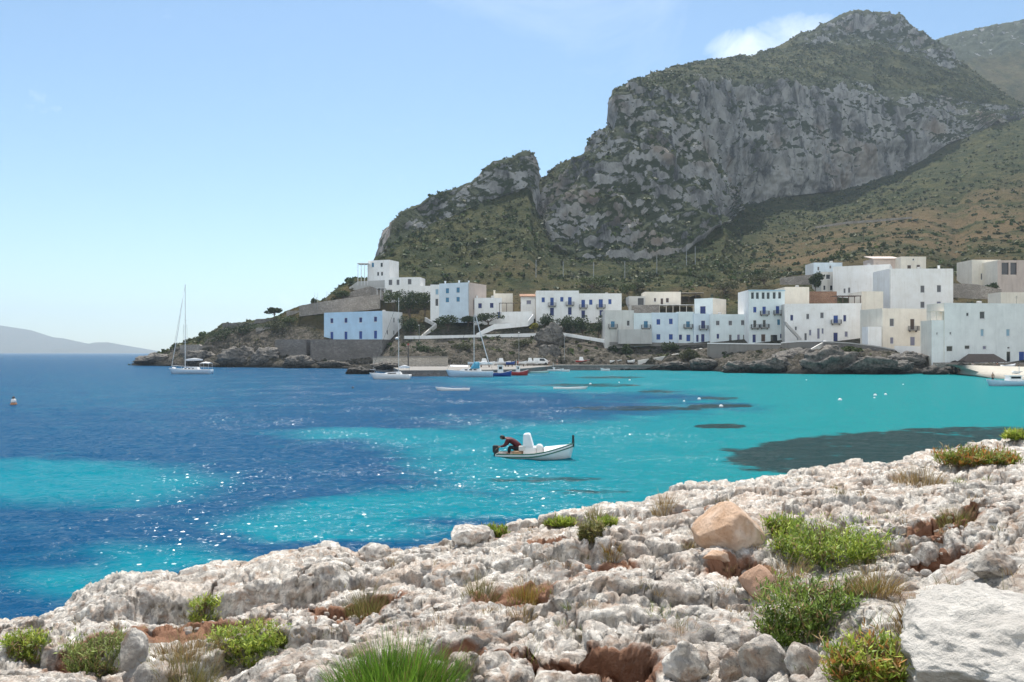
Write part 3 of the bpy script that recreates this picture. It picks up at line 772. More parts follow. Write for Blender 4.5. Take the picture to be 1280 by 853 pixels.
n8 = noise_node(nt, p, 75, 5, .7)
b1 = bump(nt, None, h, .9, .045)
bump(nt, b, n8.outputs['Fac'], 1.0, .018, b1)
MATS['karst_limestone'] = m
wet = 1-sstep(.1, .7, pos[:,2]+.15*lump)
soil_c = np.clip(soil, 0, 1)
fg = link('rocky_shore', mesh_np('rocky_shore', pos, grid_faces(NRF, ncf), True, {'soil': soil_c, 'wet': wet}), m)
tag(fg, 'pitted white limestone shore in the foreground', kind='structure')

# ------------------------------------------------------------------ loose rocks
import bmesh
def rock_mesh(seed, dims, cuts=9, rough=.06, sub=4, planes=None, jagged=0.0):
    """a weathered stone: a ball cut by planes, then worn"""
    r = np.random.default_rng(seed); jag = jagged
    bm = bmesh.new(); bmesh.ops.create_icosphere(bm, subdivisions=sub, radius=1)
    v = np.array([q.co[:] for q in bm.verts]); f = np.array([[q.index for q in t.verts] for t in bm.faces]); bm.free()
    for k in range(cuts):
        n = r.normal(size=3); n /= np.linalg.norm(n); dd = r.uniform(.55, .85)
        t = v@n; over = np.maximum(t-dd, 0); v = v-over[:,None]*n*.9
    for n, dd in (planes or []):
        n = np.array(n, float); n /= np.linalg.norm(n); t = v@n; over = np.maximum(t-dd, 0); v = v-over[:,None]*n*.8
    v = v*np.array(dims)/2
    nn = v/np.linalg.norm(v, axis=1, keepdims=True); s = float(np.mean(dims))
    v = v+nn*(rough*s*(fbm(v/(.33*s)+seed, 3, seed)+.3*fbm(v/(.07*s)+seed, 2, seed+3)))[:,None]
    if jag: v = v+nn*(jag*s*(ridged(v/(.45*s)*np.array([1, 1, 2.2])+seed, 4, seed+7, .6)-.3))[:,None]
    v[:,2] -= v[:,2].min()
    return v, f
def stone_mat(name, lo, hi, stain):
    m, nt, b = new_mat(name); p = coords(nt)
    n1 = noise_node(nt, p, 3.5, 8, .65, .4); n2 = noise_node(nt, p, 26, 6, .7); n3 = noise_node(nt, p, 1.6, 5, .6)
    c = mix(nt, ramp(nt, n1.outputs['Fac'], [(.35, 0), (.65, 1)]).outputs[0], lo, hi)
    c = mix(nt, ramp(nt, n3.outputs['Fac'], [(.5, 0), (.66, .7)]).outputs[0], c, stain)
    c = mix(nt, ramp(nt, n2.outputs['Fac'], [(.58, 0), (.7, .5)]).outputs[0], c, tuple(x*.5 for x in lo))
    nt.links.new(c, b.inputs['Base Color']); b.inputs['Roughness'].default_value = .9; b.inputs['Specular IOR Level'].default_value = .15
    bump(nt, b, math_node(nt, 'ADD', n1.outputs['Fac'], math_node(nt, 'MULTIPLY', n2.outputs['Fac'], .6)), .9, .05)
    MATS[name] = m
    return m
st_warm = stone_mat('ochre_stone', (.48,.31,.20), (.66,.49,.37), (.72,.64,.55))
st_red = stone_mat('rusty_stone', (.40,.24,.16), (.56,.38,.27), (.62,.54,.46))
st_pale = stone_mat('pale_stone', (.50,.475,.45), (.70,.68,.655), (.34,.325,.31))
def place_rock(name, px, py, wpx, hpx, label, mat, seed, depth=.8, rz=0.0, sink=.22, group=None, tilt=(0, 0), **kw):
    if mat is st_pale: mat = MATS['karst_limestone']; kw.setdefault('cuts', 14); kw.setdefault('rough', .11); kw.setdefault('jagged', .10)
    q = fg_hit(px, py); Yq = q.y
    w, h = wpx/FPX*Yq, hpx/FPX*Yq
    v, f = rock_mesh(seed, (w, w*depth, h*1.06), **kw)
    if tilt != (0, 0): v = v@np.array(Matrix.Rotation(tilt[0], 3, 'X')@Matrix.Rotation(tilt[1], 3, 'Y')).T
    me = mesh_np(name, v, f, True)
    o = link(name, me, mat, None, (q.x, q.y+w*depth*.3, q.z-sink*h)); o.rotation_euler.z = rz
    return tag(o, label, 'rock', group)
place_rock('boulder', 915, 690, 97, 72, 'large rounded orange boulder resting on white rock beside a green bush', st_warm, 3, .8, 0, .07, cuts=2, rough=.055, sub=5,
           planes=[((-.75,-.2,.65),.62),((.75,-.1,.62),.72),((-.5,-.8,-.35),.7),((.55,-.8,-.2),.78),((0,0,-1),.55),((-.95,-.1,-.3),.82)])
st_slab = stone_mat('bleached_stone', (.47,.44,.40), (.66,.625,.57), (.30,.28,.26))
place_rock('rock', 1278, 905, 270, 132, 'big bleached white slab filling the bottom right corner', st_slab, 41, .9, .15, .12, cuts=6, rough=.06, sub=6, jagged=.09, planes=[((-.55,-.3,.7),.45), ((.1,-.3,.9),.7)])
place_rock('rock', 952, 752, 62, 46, 'angular rust red rock with a pointed top below the orange boulder', st_red, 12, .7, .3, .1, cuts=6, planes=[((-.8,-.3,.5),.35),((.7,-.3,.6),.5)])
place_rock('rock', 900, 706, 44, 16, 'small flat stone wedged under the orange boulder', st_warm, 13, .8, .2, .1)
place_rock('rock', 172, 828, 34, 66, 'pale slab standing on its edge among plants near the left edge', st_pale, 14, .45, .6, .3, cuts=7)
place_rock('rock', 862, 850, 64, 48, 'grey block beside the dark cave at the bottom of the photo', st_pale, 15, .8, .2, .3)
place_rock('rock', 912, 850, 34, 60, 'narrow upright stone right of a grey block at the bottom edge', st_pale, 16, .8, .5, .3)
place_rock('rock', 968, 846, 72, 62, 'broad white rock left of the lowest yellow green bush', st_pale, 17, .8, -.2, .3)
place_rock('rock', 1012, 838, 56, 54, 'rounded white rock touching the lowest yellow green bush', st_pale, 18, .8, .8, .3)
place_rock('rock', 925, 815, 66, 40, 'flat topped white rock above the broad rock near the bottom', st_pale, 19, .8, .4, .3)
place_rock('rock', 1158, 706, 40, 34, 'grey stone in the shadowed gap of the rubble slope', st_pale, 20, .8, .2, .3)
place_rock('rock', 1250, 722, 60, 40, 'wide pale stone at the foot of the rubble slope', st_pale, 21, .8, -.4, .3)
place_rock('rock', 585, 684, 52, 30, 'rounded grey rock near the water edge above the middle of the shore', st_pale, 24, .8, .1, .15)
place_rock('rock', 470, 700, 44, 26, 'rounded pinkish rock on the shore edge at the left of the middle', st_pale, 25, .8, .1, .3)

# rubble nobody could count: hundreds of stones pressed into the slopes
allv, allf, off = [], [], 0
protos = [rock_mesh(200+k, (1, .85, .75), cuts=13, rough=.10, sub=2) for k in range(10)]
def rubble(cx, cy, rx, ry, n, smin, smax):
    global off
    n = int(n*.6)
    q = fg_hit(cx, cy)
    for k in range(n):
        a = rng.uniform(0, 6.28); rr_ = math.sqrt(rng.uniform(0, 1))
        xx, yy = q.x+rx*rr_*math.cos(a), q.y+ry*rr_*math.sin(a)
        if yy < 2.6: continue
        s_ = smin*(smax/smin)**(rng.uniform(0, 1)**1.8)
        v, f = protos[rng.integers(10)]
        Mx = np.array((Matrix.Rotation(rng.uniform(0, 6.28), 3, 'Z')@Matrix.Rotation(rng.normal()*.4, 3, 'X')))
        vv = v@Mx.T*s_
        vv = vv+np.array([xx, yy, fg_z(xx, yy)-s_*.28])
        allv.append(vv); allf.append(f+off); off += len(vv)
rubble(1180, 690, 1.5, 1.5, 520, .035, .17); rubble(1250, 640, 2.2, 2.0, 420, .05, .2); rubble(1100, 690, .8, .8, 130, .03, .12)
rubble(390, 780, 1.0, .8, 420, .03, .12); rubble(330, 765, .8, .6, 150, .03, .12); rubble(470, 700, 1.2, 1.0, 170, .05, .2); rubble(560, 690, 1.3, 1.0, 120, .05, .22)
rubble(800, 800, 2.4, 1.6, 160, .02, .09); rubble(640, 740, 2.0, 2.0, 200, .02, .10); rubble(960, 830, .8, .5, 110, .03, .12); rubble(1150, 590, 3, 2.5, 160, .05, .2); rubble(840, 650, 3, 2.2, 160, .04, .16)
rubble(620, 845, .6, .3, 60, .02, .08); rubble(1100, 800, .5, .5, 60, .02, .09); rubble(60, 800, 1, .8, 70, .03, .12)
rb = link('rubble', mesh_np('rubble', np.concatenate(allv), np.concatenate(allf), False), MATS['karst_limestone'])
tag(rb, 'loose limestone rubble scattered on the shore rock', kind='stuff')

# ------------------------------------------------------------------ plants of the shore
def blades(n, rx, ry, hmin, hmax, wid, lean, seed, tones, segs=3, dense=.6, tip=.15, leaflets=0, droop=.3):
    """many leaf blades: stems rising from an oval patch, each a curved strip (with short side leaves if asked)"""
    r = np.random.default_rng(seed)
    V, F, T = [], [], []
    off = 0
    a = r.uniform(0, 2*np.pi, n); rr = np.sqrt(r.uniform(0, 1, n))*dense
    bx, by = rx*rr*np.cos(a), ry*rr*np.sin(a)
    clump = pn(np.stack([bx/rx*2.2, by/ry*2.2, bx*0], 1), seed)
    hh = (hmin+(hmax-hmin)*r.uniform(0, 1, n)**1.3)*(1-.45*rr/dense)*(1+.5*clump)
    da = np.arctan2(by/ry, bx/rx)+r.normal(0, .7, n)
    ln = lean*(rr/dense*.9+.25*np.abs(r.normal(0, 1, n)))
    dx, dy = np.cos(da), np.sin(da)
    wa = r.uniform(0, np.pi, n); wx_, wy_ = np.cos(wa), np.sin(wa)
    tones = np.array(tones); ti = r.integers(0, len(tones), n)
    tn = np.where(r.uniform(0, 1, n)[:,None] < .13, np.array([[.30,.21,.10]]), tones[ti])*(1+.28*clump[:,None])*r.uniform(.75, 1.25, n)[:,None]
    ts = np.linspace(0, 1, segs+1)
    pts = []
    for t in ts:
        out = ln*hh*(t**1.5); up = hh*(t-droop*ln*t*t)
        pts.append(np.stack([bx+dx*out, by+dy*out, up], 1))
    if leaflets == 0:
        for k, t in enumerate(ts):
            w = wid*(1-(1-tip)*t)/2
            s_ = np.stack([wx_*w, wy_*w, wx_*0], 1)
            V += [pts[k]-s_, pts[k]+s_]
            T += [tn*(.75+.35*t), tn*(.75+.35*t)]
        V = np.stack(V, 1).reshape(-1, 3); T = np.stack(T, 1).reshape(-1, 3)
        m_ = 2*(segs+1); b0 = np.arange(n)*m_
        for k in range(segs):
            F.append(np.stack([b0+2*k, b0+2*k+1, b0+2*k+3, b0+2*k+2], 1))
        return V, np.concatenate(F), T
    # leaflets: diamonds along the upper part of the stem
    for k in range(leaflets):
        t = .3+.7*(k+r.uniform(0, 1, n))/leaflets; t = np.minimum(t, 1)
        out = ln*hh*(t**1.5); up = hh*(t-droop*ln*t*t)
        c = np.stack([bx+dx*out, by+dy*out, up], 1)
        ang = r.uniform(0, 2*np.pi, n); el = r.uniform(.1, 1.2, n); L = wid*r.uniform(3.0, 6.5, n)
        u = np.stack([np.cos(ang)*np.cos(el), np.sin(ang)*np.cos(el), np.sin(el)], 1)
        sdv = np.stack([-np.sin(ang), np.cos(ang), r.normal(0, .3, n)], 1)
        w = wid*r.uniform(.7, 1.3, n)[:,None]
        quad = [c, c+u*(L*.5)[:,None]+sdv*w*.5, c+u*L[:,None], c+u*(L*.5)[:,None]-sdv*w*.5]
        base = len(V)*0
        V.append(np.stack(quad, 1).reshape(-1, 3)); tt = tn*r.uniform(.8, 1.25, n)[:,None]
        T.append(np.repeat(tt, 4, 0)); F.append(np.arange(4*n).reshape(-1, 4)+off); off += 4*n
    return np.concatenate(V), np.concatenate(F), np.concatenate(T)
GREEN = [(.24,.32,.04),(.18,.26,.035),(.31,.37,.05),(.13,.20,.03)]
YELG = [(.30,.36,.05),(.22,.30,.04),(.36,.40,.07),(.16,.23,.03)]
GRASSG = [(.14,.26,.03),(.18,.32,.04),(.10,.19,.03)]
DRY = [(.36,.25,.12),(.44,.33,.17),(.27,.18,.09),(.30,.24,.11)]
RUSTY = [(.34,.17,.05),(.26,.20,.05),(.38,.28,.07)]
OLIVE = [(.20,.19,.06),(.26,.23,.09),(.16,.17,.05)]
lm = leaf_mat('leaves', .32)
def plant(name, px, py, wpx, hpx, kind, label, cat, seed, group=None, deep=1.0, n=None, tones=None):
    q = fg_hit(px, py); Yq = q.y
    w, h = wpx/FPX*Yq, hpx/FPX*Yq
    rx, ry = w/2, w/2*deep
    px1 = Yq/800.0                                         # size of one picture element at that distance
    if kind == 'samphire':
        V, F, T = blades(n or int(650), rx*1.08, ry*1.08, h*.3, h*.92, max(.0075, px1*1.15), .75, seed, tones or GREEN, leaflets=9, dense=.95)
    elif kind == 'tuft':
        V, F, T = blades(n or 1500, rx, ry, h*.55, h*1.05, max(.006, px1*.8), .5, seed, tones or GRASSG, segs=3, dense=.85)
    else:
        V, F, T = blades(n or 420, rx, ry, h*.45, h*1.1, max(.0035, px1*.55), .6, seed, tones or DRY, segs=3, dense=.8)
    # let the roots follow the rock
    gz = np.array([fg_z(q.x+a, max(2.6, q.y+b)) for a, b in V[::16, :2]])
    zz = np.repeat(gz, 16)[:len(V)]-q.z
    V = V.copy(); V[:,2] += np.clip(zz, -.12, .10)*.8
    root = empty(name, q, label, cat, group)
    o = link('foliage', mesh_np('foliage', V, F, False, None, {'tone': np.clip(T, .01, .8)}), lm, root)
    if kind == 'samphire':
        s_ = MB(); r = random.Random(seed)
        for k in range(14):
            a = r.uniform(0, 6.28); d_ = r.uniform(.1, .8)
            s_.tube([(0.3*rx*d_*math.cos(a), .3*ry*d_*math.sin(a), -.03), (.6*rx*d_*math.cos(a), .6*ry*d_*math.sin(a), h*.35), (.8*rx*d_*math.cos(a+.2), .8*ry*d_*math.sin(a+.2), h*.62)], .006, 5, .003)
        s_.build('stem', simple('plant_stem', (.22,.16,.09)), root)
    return root
PL = [
 ('shore_bush', 1036, 700, 118, 68, 'samphire', 'big dense green bush right of the orange boulder', 900, GREEN),
 ('shore_bush', 978, 672, 36, 28, 'samphire', 'small bright green bush squeezed against the orange boulder', 260, GREEN),
 ('shore_bush', 1018, 788, 112, 74, 'samphire', 'sprawling dark green bush in the hollow below the angular rust red rock', 800, [(.13,.20,.03),(.18,.25,.04),(.10,.15,.03)]),
 ('shore_bush', 1100, 853, 100, 66, 'samphire', 'yellow green bush with rusty tips at the bottom edge next to the big white slab', 700, YELG+RUSTY[:1]),
 ('shore_bush', 308, 822, 84, 44, 'samphire', 'low yellow green bush on white rock in the lower left', 700, YELG),
 ('shore_bush', 128, 832, 68, 50, 'samphire', 'olive green bush leaning beside the slab standing on edge', 420, [(.16,.2,.05),(.2,.24,.06)]),
 ('shore_bush', 30, 820, 44, 30, 'samphire', 'small light green bush at the far left edge', 260, YELG),
 ('shore_bush', 258, 770, 30, 28, 'samphire', 'little green bush in the crack of the raised left slab', 120, YELG),
 ('shore_bush', 1222, 578, 86, 30, 'samphire', 'green and rust coloured bush on the skyline of the shore at the right', 600, [(.2,.25,.04),(.16,.2,.03),(.36,.16,.04)]),
 ('shore_bush', 1274, 548, 36, 12, 'samphire', 'tiny bright green bush on the rim at the right edge', 160, YELG),
 ('shore_bush', 618, 664, 30, 10, 'samphire', 'flat green cushion on the shore rim left of the yellow cushions', 160, GREEN),
 ('shore_bush', 700, 658, 34, 13, 'samphire', 'flat yellow green cushion on the shore rim', 160, YELG),
 ('shore_bush', 758, 656, 22, 12, 'samphire', 'small green cushion under the tall grey tuft on the rim', 120, YELG),
 ('shore_bush', 740, 672, 26, 20, 'samphire', 'olive cushion among white rocks below the tall grey tuft', 150, OLIVE),
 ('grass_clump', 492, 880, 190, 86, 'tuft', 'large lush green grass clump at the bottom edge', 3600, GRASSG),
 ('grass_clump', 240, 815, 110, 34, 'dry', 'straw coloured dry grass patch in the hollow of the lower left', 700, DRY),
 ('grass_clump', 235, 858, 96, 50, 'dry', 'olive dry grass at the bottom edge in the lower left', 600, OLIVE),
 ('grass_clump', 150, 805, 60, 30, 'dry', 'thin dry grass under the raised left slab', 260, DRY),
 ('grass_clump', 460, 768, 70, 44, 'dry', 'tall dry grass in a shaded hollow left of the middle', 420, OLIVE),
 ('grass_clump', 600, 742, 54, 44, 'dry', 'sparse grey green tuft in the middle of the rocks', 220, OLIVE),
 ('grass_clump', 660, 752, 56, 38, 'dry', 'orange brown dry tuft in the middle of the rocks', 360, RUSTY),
 ('grass_clump', 655, 775, 46, 20, 'dry', 'low tan grass patch below the orange brown tuft', 260, DRY),
 ('grass_clump', 745, 650, 34, 26, 'dry', 'tall grey tuft on the shore rim', 220, OLIVE),
 ('grass_clump', 830, 640, 40, 26, 'dry', 'pale dry tuft on the rim behind the orange boulder', 260, DRY),
 ('grass_clump', 1150, 606, 76, 36, 'dry', 'pale reedy grass along the shore rim at the right', 360, DRY),
 ('grass_clump', 1195, 655, 56, 34, 'dry', 'dry tuft on top of the rubble slope', 240, OLIVE),
 ('grass_clump', 1092, 745, 80, 56, 'dry', 'orange dry grass between the big bush and the rubble slope', 480, DRY+RUSTY),
 ('grass_clump', 1150, 780, 56, 60, 'dry', 'tall tan grass left of the big white slab', 300, DRY),
 ('grass_clump', 985, 735, 60, 50, 'dry', 'brown grass hanging above the angular rust red rock', 300, DRY),
 ('grass_clump', 1232, 760, 40, 34, 'dry', 'small tan tuft at the foot of the rubble slope', 160, DRY),
 ('grass_clump', 765, 700, 30, 26, 'dry', 'rusty little tuft on white rocks left of the boulder', 160, RUSTY),
 ('grass_clump', 585, 845, 26, 36, 'dry', 'grey dead stalks right of the lush grass clump', 60, OLIVE),
]
for i, (nm, px, py, w, h, k, lab, n, tn) in enumerate(PL):
    plant(nm, px, py, w, h, k, lab, 'plant' if nm == 'shore_bush' else 'grass', 300+i, None, .7, n, tn)
VV, FF, TT, o_ = [], [], [], 0
for k in range(230):
    px, py = rng.uniform(20, 1270), rng.uniform(600, 850)
    e_ = np.interp(px, EDGE[:,0], EDGE[:,1])
    if py < e_+10: continue
    q = fg_hit(px, py); w_ = rng.uniform(.05, .14)
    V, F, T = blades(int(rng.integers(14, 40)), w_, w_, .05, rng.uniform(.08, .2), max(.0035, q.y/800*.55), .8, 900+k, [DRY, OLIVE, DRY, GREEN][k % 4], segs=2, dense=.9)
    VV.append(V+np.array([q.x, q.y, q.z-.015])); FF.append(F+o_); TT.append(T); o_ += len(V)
wdo = link('weeds', mesh_np('weeds', np.concatenate(VV), np.concatenate(FF), False, None, {'tone': np.clip(np.concatenate(TT), .01, .8)}), lm)
tag(wdo, 'thin dry weeds growing from the cracks of the rock', kind='stuff')
# bare twig lying across the hollow
q1, q2 = fg_hit(1008, 725), fg_hit(1084, 790)
tw = MB().tube([(0,0,.03), ((q2.x-q1.x)*.35, (q2.y-q1.y)*.3, .07), (q2.x-q1.x, q2.y-q1.y, q2.z-q1.z+.05)], .006, 6, .003)
tw.tube([((q2.x-q1.x)*.35, (q2.y-q1.y)*.3, .07), ((q2.x-q1.x)*.42, (q2.y-q1.y)*.3+.08, .16)], .004, 5, .002)
tag(tw.build('twig', simple('dead_wood', (.42,.37,.32)), None, q1), 'pale bare twig lying across the green hollow', 'branch')
# ------------------------------------------------------------------ the village
white = plaster('white_plaster', (.90,.885,.86), (.5, .47, .43), .45); cream = plaster('cream_plaster', (.82,.76,.66), (.5, .45, .4), .45); blueish = plaster('pale_blue_plaster', (.68,.77,.84), (.42,.45,.45), .2)
cyanish = plaster('pale_turquoise_plaster', (.74,.81,.82), (.4,.42,.42), .25); old = plaster('weathered_plaster', (.66,.64,.60), (.36,.33,.30), .6)
greyp = plaster('grey_plaster', (.50,.49,.47), (.3,.28,.26), .5); pinkp = plaster('pinkish_plaster', (.62,.52,.46), (.4,.33,.3), .5); seap = plaster('pale_sea_green_plaster', (.82,.85,.83), (.42,.44,.44), .3)
stonew = masonry('rubble_wall', (.30,.27,.24), (.42,.38,.34)); darkw = masonry('dark_rubble_wall', (.17,.16,.155), (.27,.255,.24)); tanw = masonry('tan_wall', (.46,.41,.35), (.55,.5,.43), (.36,.32,.28), .8)
terra = masonry('terracotta_wall', (.36,.2,.13), (.45,.28,.19), (.25,.16,.11))
concrete = plaster('concrete', (.25,.235,.215), (.25,.24,.22), .5)
PAINT = {'blue': simple('blue_paint', (.022,.075,.30), .45), 'deep': simple('deep_blue_paint', (.02,.035,.15), .45), 'teal': simple('teal_paint', (.06,.22,.36), .45), 'grey': simple('grey_paint', (.14,.14,.15), .5),
         'pale': simple('pale_blue_paint', (.30,.47,.58), .5), 'brown': simple('brown_wood', (.085,.055,.04), .6), 'mauve': simple('mauve_paint', (.22,.22,.30), .5)}
framew = simple('white_frame', (.7,.7,.7), .5); glass = simple('dark_glass', (.018,.022,.028), .08, .1, 3, 0, 0, .6); iron = simple('iron', (.05,.05,.055), .5)
FACADES = []
tankm = simple('grey_tank', (.45,.45,.44), .6)

def hole_wall(mb, O, u, n, wid, z0, z1, holes, rev=.22):
    """wall face from O along u, seen from the -n side, with rectangular openings and their reveals"""
    us = sorted({0.0, wid, *[h[0] for h in holes], *[h[1] for h in holes]}); zs = sorted({z0, z1, *[h[2] for h in holes], *[h[3] for h in holes]})
    pt = lambda a, z, d=0.0: (O.x+u.x*a+n.x*d, O.y+u.y*a+n.y*d, z)
    for i in range(len(us)-1):
        for j in range(len(zs)-1):
            a, c = (us[i]+us[i+1])/2, (zs[j]+zs[j+1])/2
            if any(h[0] < a < h[1] and h[2] < c < h[3] for h in holes): continue
            mb.quad(pt(us[i], zs[j]), pt(us[i+1], zs[j]), pt(us[i+1], zs[j+1]), pt(us[i], zs[j+1]))
    for a0, a1, b0, b1 in holes:
        mb.quad(pt(a0,b0), pt(a1,b0), pt(a1,b0,rev), pt(a0,b0,rev)); mb.quad(pt(a0,b1,rev), pt(a1,b1,rev), pt(a1,b1), pt(a0,b1))
        mb.quad(pt(a0,b0,rev), pt(a0,b1,rev), pt(a0,b1), pt(a0,b0)); mb.quad(pt(a1,b0), pt(a1,b1), pt(a1,b1,rev), pt(a1,b0,rev))

def opening_part(root, O, u, n, o, kind, colr):
    """window or door set into the back of its opening; u along the wall, n inwards, local to root"""
    a0, a1, b0, b1 = o
    def slab(mb, ua, ub, za, zb, d0, d1):
        c = [(O.x+u.x*p+n.x*d, O.y+u.y*p+n.y*d) for p, d in ((ua,d0),(ub,d0),(ub,d1),(ua,d1))]
        mb.loft([[(x_, y_, za) for x_, y_ in c], [(x_, y_, zb) for x_, y_ in c]])
    fw = .09
    if kind == 'loggia':
        mb = MB(); slab(mb, a0, a1, b0, b1, .35, .40)
        mb.build('window', glass, root); return
    mb = MB()
    slab(mb, a0, a0+fw, b0, b1, .10, .19); slab(mb, a1-fw, a1, b0, b1, .10, .19); slab(mb, a0+fw, a1-fw, b1-fw, b1, .10, .19)
    if kind != 'door': slab(mb, a0+fw, a1-fw, b0, b0+fw, .10, .19); slab(mb, a0-.08, a1+.08, b0-.10, b0-.005, -.08, .15)
    fr = mb.build('door' if kind in ('door', 'balcony') else 'window', framew, root)
    mid = (a0+a1)/2
    if colr == 'dark':
        g = MB(); slab(g, a0+fw, a1-fw, b0+(.0 if kind == 'door' else fw), b1-fw, .14, .17); g.build('pane', glass, fr)
        return
    s = MB()
    bb = b0+(.0 if kind == 'door' else fw)
    for p0, p1 in ((a0+fw, mid-.012), (mid+.012, a1-fw)):
        slab(s, p0, p1, bb, b1-fw, .125, .165)
        k = max(3, int((b1-bb)/.16)); 
        for q in range(k): slab(s, p0+.07, p1-.07, bb+.06+(b1-fw-bb-.1)*q/k, bb+.06+(b1-fw-bb-.1)*(q+.55)/k, .105, .124)
    s.build('leaf' if kind in ('door', 'balcony') else 'shutter', PAINT[colr], fr)
def balcony_part(root, O, u, n, a0, a1, z, color=None, railh=.95):
    mb = MB()
    def slab(mb, ua, ub, za, zb, d0, d1):
        c = [(O.x+u.x*p+n.x*d, O.y+u.y*p+n.y*d) for p, d in ((ua,d0),(ub,d0),(ub,d1),(ua,d1))]
        mb.loft([[(x_, y_, za) for x_, y_ in c], [(x_, y_, zb) for x_, y_ in c]])
    slab(mb, a0, a1, z-.16, z, -1.0, -.003)
    for t in (.15, .85): slab(mb, a0+(a1-a0)*t-.1, a0+(a1-a0)*t+.1, z-.5, z-.163, -.45, -.003)
    bo = mb.build('balcony', concrete, root)
    r = MB(); k = max(6, int((a1-a0)/.16))
    for i in range(k+1):
        a = a0+.03+(a1-a0-.06)*i/k; slab(r, a-.018, a+.018, z+.003, z+railh, -.98, -.945)
    for d in np.linspace(-.9, -.08, 6):
        for a in (a0+.03, a1-.03): slab(r, a-.018, a+.018, z+.003, z+railh, d-.018, d+.018)
    slab(r, a0, a1, z+railh, z+railh+.05, -.99, -.935)
    for a in (a0+.03, a1-.03): slab(r, a-.025, a+.025, z+railh, z+railh+.05, -.935, -.02)
    r.build('railing', color or iron, bo)

